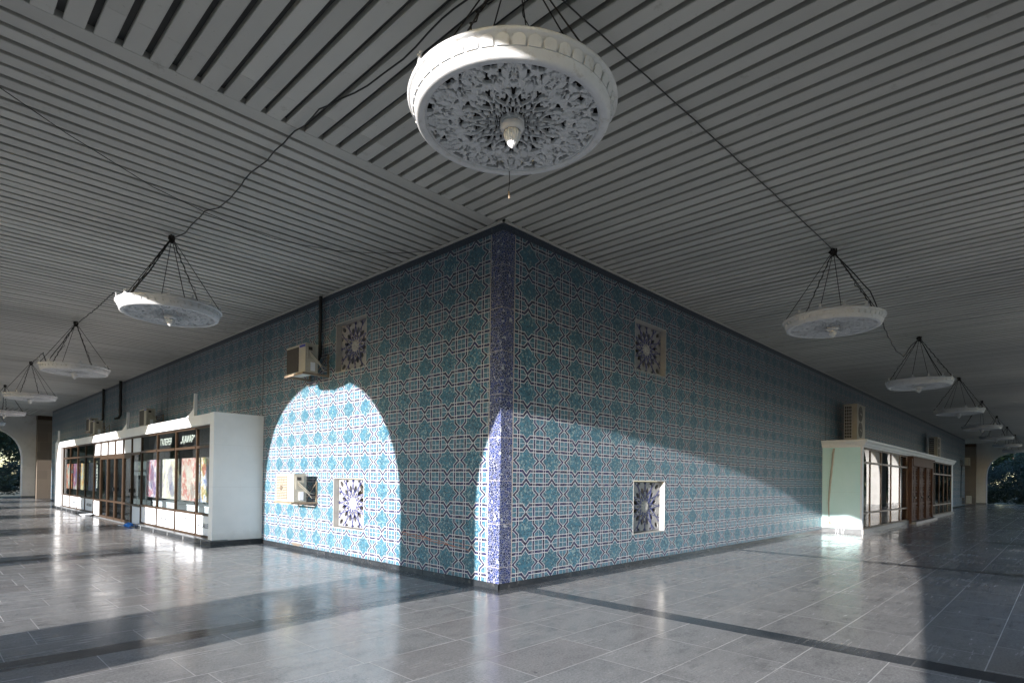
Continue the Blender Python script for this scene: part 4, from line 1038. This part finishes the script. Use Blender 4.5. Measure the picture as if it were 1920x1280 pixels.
# ------------------------------------------------------------------ cables across the ceiling
def cable(pts, label, rad=.008, jit=.0):
    rj = random.Random(len(pts)*7+int(abs(pts[0][0])*10)); P = [Vector(p) for p in pts]; out = []
    for i in range(len(P)-1):
        n_ = max(2, int((P[i+1]-P[i]).length/.18))
        for k in range(n_):
            q = P[i].lerp(P[i+1], k/n_); out.append(q+Vector((rj.uniform(-jit, jit), rj.uniform(-jit, jit), rj.uniform(-jit, 0))))
    out.append(P[-1]); o0 = out[0].copy()
    g = MB().m('cable'); g.tube([q-o0 for q in out], rad, 5); return tag(g.build('ceiling_cable', None, o0), label, 'cable', 'cables strung along the ceiling')
zc_ = H-.02
cable([(-2.965,-3.02,zc_-.03), (-2.94,-2.5,zc_-.03), (-2.95,-2.22,zc_-.04), (-2.90,-1.62,zc_-.03), (-2.92,-1.1,zc_-.04), (-3.01,-.78,zc_-.04), (-3.05,-.44,zc_-.03), (-3.03,-.08,zc_-.03), (-3.04,.14,zc_), (-3.04,.4,zc_-.02), (-3.02,.87,zc_-.03), (-3.02,1.31,zc_-.02), (-2.97,1.94,zc_-.03), (-2.95,2.56,zc_-.03), (-3.05,2.79,zc_-.03), (-3.03,3.26,zc_-.03), (-3.0,3.82,zc_-.03), (-3.05,4.11,zc_-.03)], 'black cable from the big lamp across the ceiling joint to the first left lamp', .008, .012)
cable([(-3.06,4.2,zc_-.04), (-3.5,4.9,4.28), (-3.45,5.6,4.55), (-3.2,7.2,5.0), (-3.08,9.4,5.13), (-3.06,11.6,zc_-.04)], 'sagging black cable between the first and second left lamps', .010, .012)
cable([(-3.06,11.6,zc_-.04), (-3.5,12.4,4.3), (-3.3,14.6,4.9), (-3.06,19.0,zc_-.04)], 'sagging black cable between the second and third left lamps', .010, .012)
cable([(-6.28,.95,zc_-.03), (-5.28,1.52,zc_-.03), (-4.71,1.96,zc_-.03), (-4.36,2.18,zc_-.03), (-3.74,2.58,zc_-.03), (-3.03,2.84,zc_-.03), (-2.52,2.95,zc_-.03), (-2.01,3.0,zc_-.03), (-1.63,2.92,zc_-.03), (-1.11,2.71,zc_-.03), (-.64,2.35,zc_-.03), (-.3,1.94,zc_-.03), (-.04,1.52,zc_-.03)], 'thin black wire curving from the left edge to the tiled wall', .005)
cable([(-2.98,-3.02,zc_-.03), (-1.6,-3.05,zc_-.02), (.2,-3.08,zc_), (2.2,-3.12,zc_), (4.2,-3.15,zc_)], 'straight grey wire from the big lamp to the first right lamp', .007, .004)
cable([(4.25,-3.15,zc_-.03), (4.9,-3.5,4.7), (5.3,-3.55,4.45), (6.0,-3.5,4.3), (7.4,-3.4,4.2), (8.8,-3.3,4.3), (10.2,-3.2,4.8), (11.56,-3.15,zc_-.03)], 'slack cable looping between the first and second right lamps', .010, .010)
cable([(11.56,-3.15,zc_-.03), (12.3,-3.6,4.2), (14.2,-3.4,4.5), (18.92,-3.15,zc_-.03)], 'slack cable looping between the second and third right lamps', .010, .010)
cable([(18.92,-3.15,zc_-.03), (19.7,-3.6,4.2), (26.28,-3.15,zc_-.03)], 'slack cable between the third and fourth right lamps', .010, .010)

# ------------------------------------------------------------------ small things on the floor
g = MB().m('paintwhite'); g.lathe([(.0001, 0), (.10, 0), (.22, .09), (.21, .095), (.10, .012), (.0001, .012)], 10); tag(g.build('tray', None, (KX-.12, 20.45, .003)), 'white paper tray left at the end of the kiosk ledge', 'tray')
g = MB().m('bluebag'); rr3 = random.Random(8); vs = []; n = 14
for j in range(4):
    for k in range(n):
        a = 2*math.pi*k/n; q = (.11, .13, .09, .02)[j]*rr3.uniform(.7, 1.2); vs.append((q*math.cos(a), q*math.sin(a), (.0, .05, .10, .13)[j]+rr3.uniform(0, .02)))
g.add(vs, [(j*n+k, j*n+(k+1) % n, (j+1)*n+(k+1) % n, (j+1)*n+k) for j in range(3) for k in range(n)]+[tuple(range(3*n, 4*n)), tuple(range(n))])
g.m('paintwhite').tube([(-.05, .1, .03), (-.1, .5, .02), (-.12, .75, .02)], .012, 5)
tag(g.build('plastic_bag', None, (KX-.10, 14.5, .0)), 'crumpled bright blue plastic bag by the kiosk doors', 'bag')

# ------------------------------------------------------------------ trees beyond the arches
def tree_meshes(seed, h, cr, mat, nleaf=9000, bushy=False):
    rt = random.Random(seed); g = MB().m('bark'); hubs = []
    th_ = h*(.12 if bushy else .38)
    g.tube([(0, 0, -.12), (.05, .02, th_*.5), (0, .06, th_), (.1, 0, h*.75)], [h*.028, h*.022, h*.017, h*.006], 8)
    for k in range(9):
        a = 2.4*k; z0 = th_*(.75+.08*k) if not bushy else .2*h+.07*h*k; e = Vector((math.cos(a)*cr*.6, math.sin(a)*cr*.6, z0+h*.22*(1.2-.04*k)))
        g.tube([(0, .03, z0), (e.x*.5, e.y*.5, (z0+e.z)/2-.1), e], [h*.010, h*.007, h*.003], 5)
    zc = h*(.66 if not bushy else .5)
    for k in range(42):
        while True:
            p = Vector((rt.uniform(-1, 1), rt.uniform(-1, 1), rt.uniform(-1, 1)))
            if .35 < p.length < 1: break
        hubs.append((Vector((p.x*cr, p.y*cr, zc+p.z*h*(.36 if not bushy else .48))), rt.uniform(.14, .32)*cr))
    trunk = g
    g = MB().m(mat); n = nleaf//len(hubs); vs = []; fs = []
    for c, rr_ in hubs:
        for i in range(n):
            v = Vector((rt.gauss(0, 1), rt.gauss(0, 1), rt.gauss(0, .8))); v = v.normalized()*rr_*rt.uniform(.55, 1.05)**.7; q = c+v
            if q.z < .05: q.z = rt.uniform(.05, .4)
            s_ = rt.uniform(.05, .12)*(1.3 if not bushy else 1); a = Vector((rt.gauss(0, 1), rt.gauss(0, 1), rt.gauss(0, 1))).normalized(); b = a.orthogonal().normalized()*s_*.55; a = a*s_
            o_ = len(vs); vs += [q-a, q+b, q+a, q-b]; fs.append((o_, o_+1, o_+2, o_+3))
    g.add(vs, fs)
    return trunk, g
def make_tree(name, label, seed, h, cr, mat, nl, bushy, grp, cat='tree'):
    t_, c_ = tree_meshes(seed, h, cr, mat, nl, bushy); root = thing(name, label, cat, (0,0,0), 0, grp); t_.build('trunk', root); c_.build('crown', root); return root
GT = 'trees beyond the end arches'
tr1 = make_tree('tree', 'broad dark tree straight behind the left end arch', 1, 7.5, 3.4, 'leaf', 12000, False, GT); tr1.location = (-4.2, 52, 0)
tr2 = make_tree('tree', 'bushy dark tree low behind the right end arch', 2, 5.5, 3.0, 'leaf2', 12000, True, GT); tr2.location = (67, -4.2, 0)
lab = iter(['dark tree behind the left arch jamb', 'bushy tree filling the bottom of the left arch', 'tree farther back at the left frame edge', 'tall tree behind the right end arch crown', 'tree right of the bushy one at the right frame edge', 'deep green tree back behind the right arch', 'bushy tree by the right arch jamb'])
dup(tr1, next(lab), (1.5, 55, 0), 2.0, (1.0, 1.0, .95)); dup(tr2, next(lab), (-2.0, 48.5, 0), 1.0, (.9, .9, .55)); dup(tr1, next(lab), (-9.5, 57, 0), 4.0, (1.15, 1.15, 1.1))
dup(tr1, next(lab), (74, -3, 0), 1.2, (1.2, 1.2, 1.2)); dup(tr2, next(lab), (68, -9.5, 0), 2.6, (1.1, 1.1, 1.15)); dup(tr1, next(lab), (80, -11, 0), .4, (1.3, 1.3, 1.25)); dup(tr2, next(lab), (66, .8, 0), 5.0, (.9, .9, .9))
GH = 'garden trees outside the long arcades'
for i, (x_, y_, s_, src, lb) in enumerate(((-52, 14, .85, tr1, 'garden tree outside the sunny arcade, mirrored in the gallery glass'), (-58, 32, .9, tr1, 'garden tree farther along outside the sunny arcade'), (-50, 46, .8, tr2, 'bushy garden tree far along outside the sunny arcade'),
                                         (30, -38, 1.1, tr1, 'garden tree outside the shaded arcade, mirrored in the tinted panes'), (52, -34, 1.2, tr1, 'garden tree farther along outside the shaded arcade'), (78, -30, 1.3, tr1, 'garden tree at the far corner outside the shaded arcade'))):
    o = dup(src, lb, (x_, y_, 0), i*1.1, (s_, s_, s_)); o['group'] = GH

GS = 'trees beyond the end arches'  # some trees listed here are out of view, added to shade the visible ones
for (x_, y_, s_, src, rz_, lb) in ((-13, 47.5, 1.15, tr1, .3, 'unseen tree added beside the left arcade end, shading those behind'), (-17, 52.5, 1.25, tr1, 1.9, 'tree added for shade left of the left end arch, outside the frame edge'), (-7.5, 64, 1.6, tr1, 2.7, 'large tree farthest behind the left arch'), (2, 66, 1.6, tr1, .9, 'large tree farthest behind the left pilaster'), (-14, 66, 1.7, tr1, 5.1, 'large tree farthest out at the left'), (-6.2, 47.8, .8, tr2, 4.4, 'low bush near the left end arch'),
                                   (55, -11.5, 1.2, tr1, .8, 'tree outside the shaded arcade near the right end'), (61.5, -13, 1.2, tr1, 2.2, 'second unseen tree, added for shade, outside the shaded arcade near the right end'), (62.5, -9.6, 1.1, tr2, 3.0, 'bushy tree just outside the right end arch'), (86, -2, 1.8, tr1, 1.6, 'large tree farthest behind the right arch'), (88, -13, 1.9, tr1, 4.0, 'large tree farthest out at the right frame edge'), (74, -9, 1.3, tr2, 1.1, 'bushy tree in the middle distance behind the right arch'), (85, 8, 1.7, tr1, 3.3, 'large tree behind the right pilaster')):
    o = dup(src, lb, (x_, y_, 0), rz_, (s_, s_, s_)); o['group'] = GS

for (x_, y_, s_, rz_, lb) in ((98, -24, 2.2, .2, 'huge thicket tree closing the view behind the right arch, rightmost'), (97, -14, 2.1, 1.2, 'huge thicket tree closing the view behind the right arch, second from the right'), (99, -4, 2.3, 2.5, 'huge thicket tree closing the view behind the right arch, third from the right'), (97, 7, 2.2, 3.9, 'huge thicket tree closing the view behind the right arch, leftmost'),
                              (-19, 77, 2.2, 4.4, 'huge thicket tree closing the view behind the left arch, leftmost'), (-8, 76, 2.1, .7, 'huge thicket tree closing the view behind the left arch, middle'), (3, 77, 2.3, 1.7, 'huge thicket tree closing the view behind the left arch, rightmost')):
    o = dup(tr2, lb, (x_, y_, 0), rz_, (s_, s_, s_)); o['group'] = GS
for (x_, y_, rz_, lb) in ((62.6, -3.2, .9, 'low shrub at the foot of the right arch, middle'), (62.8, -6.2, 2.2, 'low shrub at the foot of the right arch, right'), (62.5, -.4, 4.2, 'low shrub at the foot of the right arch, left'), (-2.4, 46.0, 3.1, 'low shrub at the foot of the left arch, right'), (-5.6, 46.2, 5.6, 'low shrub at the foot of the left arch, left')):
    o = dup(tr2, lb, (x_, y_, 0), rz_, (.75, .75, .42)); o['group'] = 'shrubs at the foot of the end arches'; o['category'] = 'shrub'
